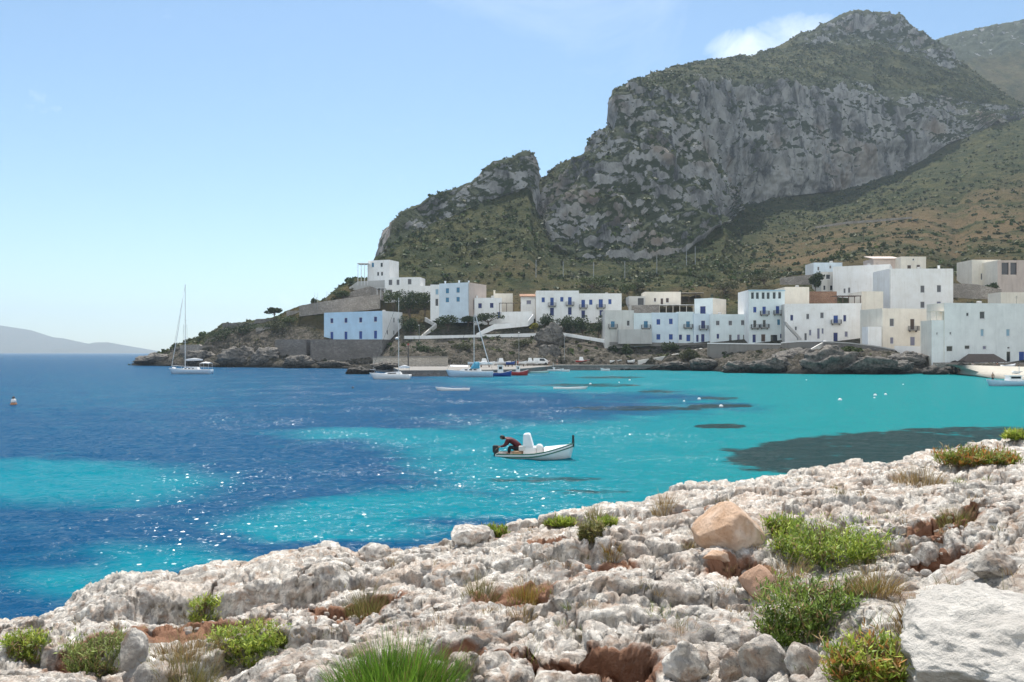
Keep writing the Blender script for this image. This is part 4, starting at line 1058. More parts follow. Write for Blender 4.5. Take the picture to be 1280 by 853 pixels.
def house(label, xA, xB, yt, yb, ops=(), mat=None, side=None, depth=8.0, dY=0.0, Y=None, par=.45, found=3.5, chim=(), side_ops=(), name='house', cat='house', trim=None, ytB=None, cornice=False, lside_ops=()):
    mat = mat or white
    Y = (ground_Y((xA+xB)/2, yb)-.7) if Y is None else Y
    YA, YB = Y-dY/2, Y+dY/2
    A, B = P(xA, HOR, YA), P(xB, HOR, YB)
    A.z = B.z = 0
    u = (B-A); wid = u.length; u.normalize(); n = Vector((-u.y, u.x, 0))
    zt = EYE-(yt-HOR)/FPX*Y; zb = EYE-(yb-HOR)/FPX*Y
    FACADES.append((xA-3, xB+3, yt-2, yb+2, Y+1))
    base = Vector((A.x, A.y, zb))
    root = empty(name, base, label, cat)
    O = Vector((0, 0, 0)); ZT, ZB = zt-zb, -found
    def hole(cx, cy, w, h):
        a = (cx-xA)/(xB-xA)*wid; s = Y/FPX; z = EYE-(cy-HOR)*s-zb
        return [max(.12, a-w*s/2), min(wid-.12, a+w*s/2), z-h*s/2, min(ZT-.25, z+h*s/2)]
    holes = []; parts = []
    for o in ops:
        k, cx, cy, w, h, c = o
        hh = hole(cx, cy, w, h); holes.append(hh); parts.append((hh, k, c))
    f = MB(); hole_wall(f, O, u, n, wid, ZB, ZT, holes, .42 if any(o[0] == 'loggia' for o in ops) else .2)
    f.build('facade' if side else 'wall', mat, root, None, False, False)
    s = MB(); E = u*wid
    def sidewall(start, dirv, inn, sops):
        hs = []
        for k, t, cy, w, h, c in sops:
            s_ = Y/FPX; z = EYE-(cy-HOR)*s_-zb; hs.append([t*depth-w/2, t*depth+w/2, z-h*s_/2, z+h*s_/2]); 
        hole_wall(s, start, dirv, inn, depth, ZB, ZT, hs, .2)
        for hh, sp in zip(hs, sops): opening_part(root, start, dirv, inn, hh, sp[0], sp[5])
    sidewall(E, n, -u, side_ops)
    lw = MB(); sidewall(n*depth, -n, u, lside_ops)
    q = lambda v, z: (v.x, v.y, z)
    s.quad(q(E+n*depth, ZB), q(n*depth, ZB), q(n*depth, ZT), q(E+n*depth, ZT))
    t = .25; r0 = ZT-par
    i0, i1, i2, i3 = O+u*t+n*t, E-u*t+n*t, E-u*t+n*(depth-t), O+u*t+n*(depth-t); c0, c1, c2, c3 = O, E, E+n*depth, O+n*depth
    for a, b_, ia, ib in ((c0,c1,i0,i1), (c1,c2,i1,i2), (c2,c3,i2,i3), (c3,c0,i3,i0)):
        s.quad(q(a, ZT), q(b_, ZT), q(ib, ZT), q(ia, ZT)); s.quad(q(ia, ZT), q(ib, ZT), q(ib, r0), q(ia, r0))
    s.build('side_wall' if side else 'gable_wall', side or mat, root, None, False, False)
    rf = MB(); rf.quad(q(i0, r0+.002), q(i1, r0+.002), q(i2, r0+.002), q(i3, r0+.002)); rfo = rf.build('roof', old, root, None, False, False)
    for cxp, wpx, hpx in chim:
        a = (cxp-xA)/(xB-xA)*wid; w_ = wpx*Y/FPX; h_ = hpx*Y/FPX; cc = u*a+n*1.6
        cb = MB().box(cc.x-w_/2, cc.y-w_/2, r0+.01, cc.x+w_/2, cc.y+w_/2, ZT+h_); cb.box(cc.x-w_*.62, cc.y-w_*.62, ZT+h_+.002, cc.x+w_*.62, cc.y+w_*.62, ZT+h_+.14)
        cb.build('chimney', mat, rfo)
    hr = random.Random(label)
    if wid > 5 and hr.random() < .75:                      # roof clutter: aerials, tanks, a pipe down the wall
        a_ = hr.uniform(.15, .85)*wid; d_ = hr.uniform(1.5, depth-1.5); cc = u*a_+n*d_; hh_ = hr.uniform(1.2, 2.2)
        ab = MB().tube([(cc.x,cc.y,r0),(cc.x,cc.y,ZT+hh_)], .03, 5)
        for q_ in range(3): ab.tube([(cc.x-.5,cc.y-.2,ZT+hh_-.12-.2*q_),(cc.x+.5,cc.y+.2,ZT+hh_-.12-.2*q_)], .018, 4)
        ab.build('aerial', iron, rfo)
    if wid > 7 and hr.random() < .4:
        a_ = hr.uniform(.2, .8)*wid; cc = u*a_+n*hr.uniform(2, max(2.1, depth-2)); tb = MB().lathe([(.5,0),(.55,.1),(.55,1.0),(.45,1.12),(.1,1.16)], 14, (cc.x,cc.y,r0+.004)); tb.build('water_tank', tankm, rfo, None, False)
    if wid > 7 and hr.random() < .6:
        a_ = hr.choice([.12, wid-.12]); cc = u*a_-n*.06; MB().tube([(cc.x,cc.y,-.5),(cc.x,cc.y,ZT-par)], .05, 6).build('downpipe', greyp, root)
    if cornice:
        cm = MB(); a = -.12; bb_ = wid+.12
        c = [(u.x*p+n.x*d, u.y*p+n.y*d) for p, d in ((a,-.18),(bb_,-.18),(bb_,-.004),(a,-.004))]
        cm.loft([[(x_, y_, ZT-.35) for x_, y_ in c], [(x_, y_, ZT-.12) for x_, y_ in c]]); cm.build('cornice', trim or mat, root)
    for hh, k, c in parts:
        opening_part(root, O, u, n, hh, k, c)
        if k == 'balcony': balcony_part(root, O, u, n, hh[0]-.7, hh[1]+.7, hh[2]-.02)
    return root, A, u, n, Y, zb

D, S, BL = 'dark', 'shutter', 'balcony'
def wn(cx, cy, c='blue', w=6.0, h=7.0): return ('window', cx, cy, w, h, c)
def dr(cx, cy, c='blue', w=6.0, h=11.0): return ('door', cx, cy, w, h, c)
def bl(cx, cy, c='blue', w=6.0, h=10.0): return ('balcony', cx, cy, w, h, c)

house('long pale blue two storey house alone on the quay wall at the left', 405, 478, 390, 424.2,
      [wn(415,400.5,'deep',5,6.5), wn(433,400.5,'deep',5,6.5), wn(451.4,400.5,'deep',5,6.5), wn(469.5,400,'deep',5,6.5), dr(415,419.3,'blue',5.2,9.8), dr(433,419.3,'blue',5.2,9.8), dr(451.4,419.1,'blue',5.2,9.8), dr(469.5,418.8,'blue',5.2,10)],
      plaster('shade_blue_plaster', (.50,.69,.86), (.4,.45,.48), .25), white, 10.5, -12, 262, .35, 1.0, (), [('window', .25, 416, .75, 5.5, 'grey'), ('window', .58, 416, .75, 5.5, 'grey'), ('window', .82, 416, .75, 5.5, 'grey'), ('window', .58, 400.5, .75, 6, 'grey'), ('window', .82, 400.5, .75, 6, 'grey')])  # white front with its blue shade painted into the plaster; end wall left white
house('highest white house on the headland with an open veranda on its left', 460, 487, 325.5, 350, [wn(477,331.5,D,3.4,5.5), wn(472.6,342.5,D,3,5), wn(477.4,342.5,D,3,5), wn(466,331,'teal',3.4,6)], white, white, 7, -3, 288, .3, 4)
house('low white house with four dark windows under the highest house on the headland', 481, 525, 347, 367, [wn(488,353,'grey',5,7), wn(497.5,353,'grey',4,7), wn(512,352.5,'grey',5,7), wn(488,365,'grey',4.6,6)], white, white, 7, -2, 282, .3, 5)
house('low plain white annex right of the house with four dark windows', 525, 538.5, 357.5, 369, [], white, None, 5, 0, 281, .2, 5)
house('white house with four blue windows and a lower wing on its left', 549, 586, 354, 388.5, [wn(559.2,363.4,'teal',5.2,7), wn(572.6,363,'teal',5.2,7), wn(559.2,374.8,'teal',5.2,6.4), wn(572.6,374.6,'teal',5.2,6.4)], blueish, pinkp, 12, -5, 262, .4, 4,
      [(553.5,2,3),(571,2,3),(583,2,2)], [dr(.35,381,'deep',2.0,12)])
house('narrow lower wing with pale blue shutters left of the house with four blue windows', 538, 549.5, 356, 386, [wn(547-.8,365,'pale',4,7), dr(546,378,D,4,9)], white, None, 7, 0, 264.5, .3, 4)
house('small white house with two windows and a blue door behind the long ramp', 593, 627, 372.5, 397.5, [wn(600,382.4,'deep',4.8,6.5), wn(614.6,382,'deep',4.8,6.5), dr(624,394,'blue',3.6,8)], white, white, 6, 0, 262, .25, 4, [(596,2,2.6)], trim=None)
house('cream block with a tall chimney behind the small pergola terrace', 617, 641, 367, 390, [], cream, None, 7, 0, 270, .25, 5, [(617.8,2.2,4)])
house('little white house with a brown sloping tile roof beside the pergola terrace', 651, 669, 371, 396, [wn(661,378,'mauve',6,5)], white, pinkp, 7, 0, 265, .1, 4)
house('tall white house with two blue balcony doors left of its lower twin', 670, 723.7, 363.5, 398, [wn(679,375,'blue',4.4,6.4), bl(690,377.2,'blue',4.8,10.4), wn(702.3,374.4,'blue',4.4,6.2), bl(712.3,376.4,'blue',5,10), dr(690,389.5,'deep',5.2,10), dr(712.3,388.8,'deep',5,9.6)], white, cream, 10, 0, 259, .4, 4)
house('lower white twin with blue balcony doors right of the tall white house', 723.7, 777, 367, 398, [bl(729,379.8,'blue',5,10), wn(738.5,378,'blue',4.4,6.8), bl(751,379.4,'blue',5.6,10.6), wn(762.4,377.3,'blue',4.4,6.6), dr(729,392.8,'deep',5,9.6), dr(751.8,392.4,'deep',5.2,9.4)], white, cream, 10, 0, 259.5, .4, 4)
# front row along the road, from the left
house('stained house with a balcony above a grey terrace, left end of the front row', 756, 792.4, 388, 427.5, [bl(766,405.5,'teal',5.4,8), wn(785.3,404.2,D,4,7)], old, old, 9, 0, 236.5, .4, 3)
house('pale front row house with one balcony next to the blue house with four windows', 792.4, 815, 391.5, 427.5, [bl(807.3,405.8,'teal',5.6,9)], cyanish, None, 9, 0, 236.2, .4, 3)
house('pale blue front row house with four square blue windows', 815, 848, 391, 427.8, [wn(823,402.6,'blue',5.2,7.4), wn(838.6,402,'blue',5.2,7.4), wn(823,421.4,'blue',5.4,7.4), wn(838.6,421.4,'blue',5.4,7.4)], blueish, None, 9, 0, 236, .4, 3)
house('pale turquoise front row house with an awning over its blue door', 848, 867.2, 390, 428, [bl(860,405.6,'teal',5.2,8), wn(850.5,421.8,'deep',4.6,7), dr(860.5,422.6,'blue',5.4,8.4)], cyanish, None, 9, 0, 235.4, .4, 3)
house('pale blue house with a tall block on its roof in the front row', 867.2, 888, 392.3, 428.4, [bl(879,406,'deep',5.4,10.4), dr(871.8,423,'deep',3.6,9), dr(878.6,422.6,'deep',4.8,10)], blueish, None, 9, 0, 234.8, .4, 3)
house('square block with a dark blue window standing above the front row', 868, 891, 373.2, 393, [wn(878.5,388,'deep',8,10.5)], cyanish, cream, 9, -4, 244, .3, 3.5)
house('wide white front row house with six windows left of the three storey house', 888, 936, 393, 428.8, [wn(897.2,404,'grey',4.8,6), wn(913,404,'grey',4.8,6.2), wn(928.6,403.6,'grey',5,6.6), wn(897.4,420.6,'deep',3.6,6.6), dr(913,423.4,'grey',3.8,10), dr(923.2,423,'mauve',3.8,9.6), dr(930.6,423,D,3.6,9)], cyanish, white, 9, 0, 233.6, .4, 3)
house('three storey turquoise house with a row of small loggia openings under its roof', 936, 981, 362.5, 429.6,
      [('loggia',940.7,369.8,3.6,8,D),('loggia',946.8,369.8,3.6,8,D),('loggia',954,369.8,3.6,8,D),('loggia',960.3,369.8,3.6,8,D),('loggia',967.8,369.6,3.6,8,D),('loggia',974.6,369.4,3.6,8,D),
       wn(943.6,387.4,'blue',4.4,7.6), bl(955.3,388.2,'blue',4.8,10), bl(972,387.6,'blue',4.8,10), bl(943.6,405.2,D,4.2,9.6), bl(955.4,404.8,D,4.2,9.6), wn(973.4,403,'teal',4,7.6), dr(942.8,423.2,'deep',4.6,10), dr(954.2,422.6,'brown',5.6,9.4), dr(967.6,423.4,D,9,9.6), wn(976.2,420.4,'deep',2.4,6)],
      cyanish, white, 11, 0, 229, .3, 3, cornice=True, trim=PAINT['pale'])
house('plain cream block rising behind the arcaded three storey house', 981, 1011.5, 359, 392, [], cream, cream, 9, 0, 236.5, .25, 3)
house('long white house with a roof pergola and an outside stair at its left end', 981, 1077, 379.6, 431, [wn(989.8,397.2,'deep',3.8,7.6), wn(1010,395.7,'grey',3.8,7), wn(1027.8,394.4,'grey',4.4,7.4), bl(1045,399.4,'blue',5.8,10), wn(1056.2,398.2,'deep',3.8,8.4), wn(995,410.6,'grey',2.8,5), wn(1013,416,'mauve',3,7.4), dr(1023.4,417,'mauve',3.4,13), wn(1028.6,414,'mauve',2.6,7), dr(1007.3,421,'grey',3.2,9), dr(1044.8,421.4,'deep',5.6,11), wn(1058,418,'mauve',4,7)], white, old, 10, -3, 222.5, .35, 3)
house('recessed cream house with a veranda between the long white house and the plain white shed', 1077, 1104, 364.5, 432, [bl(1091,402,'teal',6,9), wn(1080.6,401,D,2.4,4)], cream, cream, 9, 0, 228, .35, 4)
house('plain white shed with a flat cap between the two front row houses', 1085, 1102, 408.5, 433.5, [], white, white, 3.5, 0, 202.5, .1, 3)
house('cream house with a railed balcony at the right of the white shed', 1103, 1166, 386, 434, [wn(1114.8,403.4,'grey',6.4,10), bl(1140.4,405.6,'brown',6.4,14), wn(1114.8,426,'mauve',5,8.4), dr(1140.6,426.6,'mauve',7,11)], cream, cream, 9, 3, 206, .35, 3)
house('low corner wing at the left end of the sea green house', 1164.5, 1180.5, 400.5, 455, [wn(1171.4,417.2,'grey',2,3.4)], seap, cream, 5, 0, 185.2, .15, 3)
house('big pale sea green house with a blue door standing over the beach', 1180.5, 1330, 379.5, 455, [wn(1209,393.6,D,3.6,4.6), wn(1227.2,394.4,D,7,9.4), wn(1227.2,416.2,'pale',4.6,9), wn(1259.4,416,'pale',5,9), wn(1188,417.2,'grey',2.6,3.6), wn(1187,436.2,D,8.4,6.8), wn(1208.6,434.4,D,7,4.8), wn(1230,434.8,'mauve',5,4.4), dr(1260,446,D,5.6,13), wn(1260,435,D,3.6,2.4), dr(1276.6,446,'blue',8,13), wn(1300,395,D,6,8), wn(1300,417,'pale',5,9), dr(1310,446,'brown',6,13)], seap, cream, 6.4, 4, 187, .35, 3)
# second and third rows above
house('cream hillside house with three brown windows behind the front row', 806, 851, 365, 390, [wn(818.8,375,'brown',3,5), wn(827.4,377,'brown',3.6,8), wn(834.3,375.6,'brown',4,6)], cream, cream, 8, 0, 270, .3, 4)
house('small pale hillside house with a shaded porch left of the cream house with three windows', 786, 806.5, 370.5, 391, [dr(801,377,D,8,9)], old, None, 7, 0, 269, .2, 4)
house('pale blue flat roofed house at the top of the village behind the dark tree', 1017, 1053, 328.5, 344, [wn(1023,336,'grey',2.6,5), wn(1038,334,'grey',2.6,4)], blueish, white, 8, 0, 278, .3, 5)
house('grey white house with a row of three small windows right of the dark tree', 1026.5, 1046, 340, 371, [wn(1035.2,346.2,D,5.4,6), wn(1030.6,360,D,3,6), wn(1039.2,360,D,3.6,6.4)], old, None, 8, 0, 262, .3, 4)
house('big plain white house with windows only near its right end', 1041, 1113, 332, 377, [wn(1101.4,343.8,'grey',5.6,8.4), wn(1101.4,361,'grey',5.6,6.4), wn(1056,363,'grey',2.6,6), wn(1061.8,362.4,'grey',2.8,7)], white, white, 11, -8, 256, .35, 5)
house('cream upper house with two dark square windows at the top of the village', 1126, 1157.5, 321, 345, [wn(1136.6,335,'brown',5,7), wn(1148,333.6,'brown',4.6,5), wn(1141.8,324.6,D,2.2,2.6)], cream, cream, 8, 0, 266, .3, 5)
house('pinkish old house under the top of the village left of the cream upper house', 1092, 1126.5, 323.5, 345, [], pinkp, None, 8, 0, 270, .2, 5)
house('tall white cube shaped house with four windows at the right of the big plain house', 1112, 1191.5, 336, 388, [wn(1153.2,361.6,'grey',5.4,9), wn(1173.8,361,'grey',5.4,9), wn(1153.2,381.2,'grey',5.4,8), wn(1173.6,380.8,'mauve',5.4,7.6)], white, white, 11, 0, 237, .3, 5, [(1177,2,4)])
house('cream house with a shaded front door near the right edge of the village', 1215, 1251, 325, 358, [dr(1240.3,345.6,D,3.6,8.6), wn(1227,346,'grey',2.2,8)], cream, cream, 9, 0, 262, .3, 5)
house('house with a deep columned loggia at the right edge of the village', 1247, 1330, 325.5, 365, [('loggia',1256.5,336,9,15,D),('loggia',1267,336,8,15,D),('loggia',1290,336,10,15,D)], pinkp, cream, 9, 0, 254, .3, 5)
house('blank cream block above the sea green house at the right edge', 1251, 1330, 365.5, 384, [], cream, cream, 6, 0, 220, .25, 6)
# open structures
def pergola(label, x0, x1, yt, yb, Y, depth, mat, roofm, posts=4, name='pergola', solid=True, foot=2.0):
    zt = EYE-(yt-HOR)/FPX*Y; zb = EYE-(yb-HOR)/FPX*Y; s = Y/FPX
    root = empty(name, ((x0-640)*s, Y, zb), label, 'pergola'); w = (x1-x0)*s; h = zt-zb
    r = MB()
    if solid: r.box(-.15, -.2, h-.18, w+.15, depth, h)
    else:
        k = int(w/.5)
        for i in range(k+1): r.box(w*i/k-.05, -.2, h-.14, w*i/k+.05, depth, h)
        r.box(-.1, -.1, h-.3, w+.1, .05, h-.145)
    r.build('canopy' if solid else 'slats', roofm, root)
    for i in range(posts):
        a = .1+(w-.2)*i/(posts-1)
        MB().box(a-.09, 0, -foot, a+.09, .18, h-.305 if not solid else h-.184).build('post', mat, root)
    FACADES.append((x0, x1, yt-2, yb+2, Y))
    return root
wood = PAINT['brown']
pergola('white veranda with thin posts on the highest headland house', 447, 460, 329, 350, 287.2, 5, framew, white, 4, 'veranda')
pergola('white flat porch roof left of the low white house with four dark windows', 471, 481, 360, 367.5, 281, 4, framew, framew, 3, 'porch')
pergola('dark pergola on the small terrace left of the brown tiled roof', 624, 651, 378.4, 390.5, 260.3, 4, wood, wood, 4, 'pergola', False)
pergola('long shaded pergola terrace under the cream hillside house', 824, 867, 381, 391, 262.5, 5, cream, white, 6)
pergola('open lean-to with a tan roof above the block with the dark blue window', 852, 879, 366, 377, 271, 6, wood, tanw, 4, 'shelter')
pergola('wooden pergola on the flat roof of the long white house', 1046, 1076, 369.5, 381, 224.5, 4.5, wood, wood, 5, 'pergola', False)
pergola('little cream balcony shelter at the left corner of the sea green house', 1162.5, 1179, 389, 400.5, 185.3, 1.4, cream, cream, 3, 'balcony_shelter', True, 0)
def slope_roof(label, x0, x1, yf, yb_, Y, depth, mat):
    s = Y/FPX; zf = EYE-(yf-HOR)*s; zr = EYE-(yb_-HOR)*s
    root = MB(); w = (x1-x0)*s
    root.loft([[(0,0,0),(w,0,0),(w,depth,zr-zf),(0,depth,zr-zf)], [(0,0,.22),(w,0,.22),(w,depth,zr-zf+.22),(0,depth,zr-zf+.22)]])
    o = root.build('tiled_roof', mat, None, ((x0-640)*s, Y, zf)); return tag(o, label, 'roof')
slope_roof('brown sloping tiled roof on the little white house beside the pergola terrace', 649.5, 670.5, 371.2, 367.2, 264.2, 5, terra)
slope_roof('pale sloping roof on the pinkish old house at the top of the village', 1091, 1127.5, 324, 318.5, 269.5, 7, pinkp)
# hipped thatch awning in front of the sea green house
s_ = 184/FPX; aw = MB(); z0_ = 0
L = lambda px: (px-640)*s_
aw.loft([[(L(1200)-L(1200),0,0),(L(1257)-L(1200),0,0),(L(1257)-L(1200),2.4,0),(0,2.4,0)], [(L(1212)-L(1200),.9,1.9),(L(1242)-L(1200),.9,1.9),(L(1242)-L(1200),1.5,1.9),(L(1212)-L(1200),1.5,1.9)]])
root = empty('thatched_shelter', (L(1200), 183.0, EYE-(453-HOR)*s_), 'low brown hipped thatch shelter at the foot of the sea green house', 'shelter')
aw.build('thatch', simple('old_thatch', (.13,.105,.09), .95, .3, 5, .1), root)
for px in (1204, 1222, 1238, 1254): MB().box(L(px)-L(1200)-.06, .3, -1.6, L(px)-L(1200)+.06, .42, .05).build('post', wood, root)
# outside stair of the long white house
stn = MB(); Y_ = 221.4; s_ = Y_/FPX
x0, x1 = (981.5-640)*s_, (1001-640)*s_; zt = EYE-(403-HOR)*s_; zb = EYE-(424-HOR)*s_
for i in range(14):
    a0 = (x1-x0)*i/14; a1 = (x1-x0)*(i+1)/14; hh = (zt-zb)*(1-i/14)
    stn.box(a0, 0, hh-.9 if i < 11 else -.3, a1-.002, 1.0, hh)
stn.box(-.5, -.1, zt-zb+.0, .0-.003, 1.0, zt-zb+.15)
tag(stn.build('stair', greyp, None, (x0, Y_-.5, zb)), 'grey outside stair climbing the left end of the long white house', 'stair')

# ------------------------------------------------------------------ quay, walls, ramps
def wall(label, pts, thick, mat, name='stone_wall', cat='wall', cap=None):
    """upright wall through points (bearing, top row, foot row, distance)"""
    a = [(P(px, yt, Y), P(px, yb, Y)) for px, yt, yb, Y in pts]
    o0 = a[0][1].copy(); mb = MB(); rings = []
    for i, (t_, b_) in enumerate(a):
        d = (a[min(i+1, len(a)-1)][0]-a[max(i-1, 0)][0]); d.z = 0; d.normalize(); nn = Vector((-d.y, d.x, 0))
        rings.append([b_-o0, t_-o0, t_-o0+nn*thick, b_-o0+nn*thick])
    mb.loft(rings)
    for px, yt, yb, Y in pts: pass
    if cap is None:
        return tag(mb.build(name, mat, None, o0), label, cat)
    root = empty(name, o0, label, cat); mb.build('wall_body', mat, root)
    c = MB(); c.loft([[r[1]+Vector((0,-.12,.003)), r[1]+Vector((0,-.12,.28)), r[2]+Vector((0,.12,.28)), r[2]+Vector((0,.12,.003))] for r in rings]); c.build('coping', cap, root)
    return root
wall('high dark quay wall under the long pale blue house', [(388,424.5,465,258),(478,424.5,465,252.5),(492,425,452,262)], 8, darkw, 'quay_wall')
wall('dark walled recess at the left end of the quay wall', [(344,424.6,464,263),(383,424.6,464,259.5)], 6, darkw, 'quay_wall')
wall('beige low wall behind the quay with two dark openings', [(466,447,461,205),(560,447,461,207)], .6, tanw, 'quay_wall', 'wall', concrete)
wall('grey retaining wall carrying the road below the front row houses', [(884,430,462,217),(935,430.6,456,213),(976,431,456,211)], 2, concrete, 'retaining_wall', 'wall', white)
wall('curving grey wall between the retaining wall and the dark rocks', [(976,429.4,456,211),(1000,427.6,452,209),(1028,427.4,448,205),(1031,428,448,203)], .8, concrete, 'retaining_wall', 'wall', white)
wall('sloping wall over the dark rocks below the long white house', [(1030,428,452,202),(1060,429.5,452,200),(1090,433,452,198),(1118,438,454,195)], 1.0, darkw, 'retaining_wall', 'wall', greyp)
wall('white low wall under the cream balcony house', [(1118,432.5,448,197),(1165,433.5,450,192)], 3, white, 'garden_wall')
wall('rubble wall along the beach under the thatch shelter', [(1168,453.5,464,181),(1215,453.5,466,179),(1262,453.8,468,176),(1330,454,468,174)], 1.5, stonew, 'beach_wall')
wall('white parapet of the road below the houses of the left half', [(505,420,424,255),(560,419.4,424,252.5),(610,418.2,423,250.5),(640,417.4,422,249.5),(674,416.6,421,248.5)], .5, white, 'road_parapet')
wall('road parapet descending from the big grey outcrop to the front row', [(698,415.4,419,245),(716,418,422,242),(740,422,426,239.5),(762,425.4,430,236.5)], .5, white, 'road_parapet')
wall('thin road kerb wall under the pale blue front row houses', [(762,427.8,432,235.2),(815,428.4,433,234.6),(884,429.6,434,233)], .6, concrete, 'road_parapet')
wall('grey terrace wall in front of the stained white house', [(773,412,430,233.6),(815,412,430,233.4)], 2.2, greyp, 'terrace_wall')
wall('white wall of the small terrace with the pergola', [(626,390,404,257.6),(665,389.5,403,257.2)], 3, white, 'terrace_wall')
wall('white parapet of the long ramp below the pergola terrace', [(596,417.4,420.4,251.5),(607,411,417,252.5),(618.6,405,412,254),(640,403.6,410,254.4),(660,401.6,408,254.8),(667,393,403,256.6)], .5, white, 'ramp_wall')
wall('zigzag stair wall on the slope right of the long pale blue house', [(526,421,424,256),(538,411,416,259),(546,405,410,261),(541,402,406,263),(533,397,402,266)], .7, old, 'stair_wall')
wall('ramp wall slanting from the quay up to the road in the middle', [(798,450.6,456,221),(830,445.6,452,223),(858,440,446,226),(878,435.4,440,228.5)], .5, old, 'ramp_wall')
wall('pale path edge slanting down beside the dark rocks', [(990,448.4,454,197),(1008,440,446,199),(1022,432,438,201.5),(1029,428.4,434,203)], .4, old, 'ramp_wall')
wall('long terrace wall above the long pale blue house', [(374,382.5,396,279),(405,377,392,277),(440,372,390,276),(475,368,386,276)], 1.0, stonew, 'terrace_wall')
wall('brown terrace wall under the low white house with four dark windows', [(430,368,378,282),(447,362,374,284),(462,358,371,285),(478,364,376,281)], 1.0, stonew, 'terrace_wall')
wall('grey terrace wall below the highest headland house', [(436,360,366,287),(447,352,362,287.5),(487,350,362,287)], 1.0, greyp, 'terrace_wall')
wall('ruined stone wall on the top of the headland tip', [(278,404.2,418,290),(300,403.8,416,288),(317,403.6,416,287),(320,399,416,286.6),(341,398.4,412,286)], 1.0, darkw, 'terrace_wall')
wall('square stone bastion wall by the headland tree', [(358,389,400,283),(374,388.4,400,282)], 2.5, stonew, 'terrace_wall')
wall('pale stone retaining wall under the headland ruin', [(320,410,426,279),(343,409,426,277)], 1.0, stonew, 'terrace_wall')
wall('low wall near the water at the headland tip', [(225,431.5,444,288),(248,431,444,284),(251,432.4,444,283),(300,432.6,442,277),(345,432,442,270)], 1.0, stonew, 'terrace_wall')
wall('stone terrace wall under the small pale hillside house', [(790,382,398,262),(824,381,398,262)], 1.0, stonew, 'terrace_wall')
wall('terracotta garden wall behind the long white house', [(1011,364.5,382,244),(1046,364.5,382,243)], 1.5, terra, 'garden_wall')
wall('rough grey wall left of the dark village tree', [(975,347.5,356,268),(1018,343,356,265)], .8, stonew, 'terrace_wall')
wall('old stone walls left of the columned loggia house', [(1192,354.5,372,238),(1220,355.5,374,236),(1252,362,374,234)], .8, stonew, 'terrace_wall')
wall('dry stone wall crossing the hill slope at the right', [(1020,283,285.4,360),(1060,277,280,366),(1090,275,278,372),(1140,271,273.4,384)], .7, stonew, 'field_wall')
# the pier
def deck(label, outline, ztop, zbot, name='pier'):
    """quay slab; outline (bearing, distance) counter-clockwise from the front left"""
    pts = [((px-640)/FPX*Y, Y) for px, Y in outline]
    o0 = Vector((pts[0][0], pts[0][1], 0)); root = empty(name, o0, label, 'pier')
    q = [(a-o0.x, b_-o0.y) for a, b_ in pts]
    MB().loft([[(a, b_, zbot) for a, b_ in q], [(a, b_, ztop-.25) for a, b_ in q]]).build('pier_wall', MATS['dark_rubble_wall'], root)
    cx_, cy_ = sum(a for a, _ in q)/len(q), sum(b_ for _, b_ in q)/len(q)
    q2 = [(a+(a-cx_)*.004, b_-.15) for a, b_ in q]
    MB().loft([[(a, b_, ztop-.247) for a, b_ in q2], [(a, b_, ztop) for a, b_ in q2]]).build('pier_deck', concrete, root)
    return root
deck('long concrete quay with moored boats along it', [(500,161),(560,163),(612,166),(642,171),(690,214),(690,228),(466,228),(470,206),(492,190)], 1.25, -2)
deck('low concrete landing strip on the far side of the moored boats', [(690.3,216),(760,217.5),(832,219),(832,226),(690.3,226.5)], 1.45, -2)
# posts, lamps
def pole(label, px, yt, yb, Y, r=.09, head=None, mat=None, name='pole', cat='pole'):
    zt = EYE-(yt-HOR)/FPX*Y; zb = EYE-(yb-HOR)/FPX*Y
    root = empty(name, ((px-640)/FPX*Y, Y, zb), label, cat)
    MB().tube([(0,0,-1.5), (0,0,(zt-zb)*.5), (0,0,zt-zb)], r, 8, r*.6).build('shaft', mat or iron, root)
    if head == 'lamp':
        MB().tube([(0,0,zt-zb-.05), (0,-.5,zt-zb+.15), (0,-1.0,zt-zb+.12)], .05, 6).build('arm', mat or iron, root)
        MB().lathe([(.05,0),(.22,-.06),(.2,-.2),(.05,-.24)], 10, (0,-1.05,zt-zb+.14)).build('lamp_head', framew, root)
    if head == 'box': MB().box(-.2,-.15,zt-zb,.2,.15,zt-zb+.5).build('beacon', simple('red_plastic', (.3,.06,.05), .4), root)
    return root
greym = simple('galvanised_steel', (.30,.31,.32), .45, .1, 4, 0, .6)
pole('black harbour light pole at the beige quay wall', 510.3, 432, 459.5, 195, .16, 'box')
pole('street lamp on the quay behind the red boat', 648.6, 416, 456, 224, .08, 'lamp', greym, 'street_lamp', 'street lamp')
pole('street lamp on the quay below the big grey outcrop', 705.6, 419, 455, 224, .08, 'lamp', greym, 'street_lamp', 'street lamp')
pole('street lamp beside the zigzag stair on the left slope', 524, 407, 431, 250, .08, 'lamp', greym, 'street_lamp', 'street lamp')
pole('left one of the two thin masts on the headland skyline', 393.4, 366, 382, 277, .05, None, greym)
pole('right one of the two thin masts on the headland skyline', 397, 366.5, 382, 277, .05, None, greym)
pole('short thin post on the headland skyline above the terrace wall', 408.5, 364, 377, 278, .05, None, greym)
pole('utility pole on the hillside above the cream hillside house', 861, 304, 330, 372, .12, None, greym)
pole('utility pole on the dry slope above the village', 1079.5, 288, 308, 350, .12, None, wood)
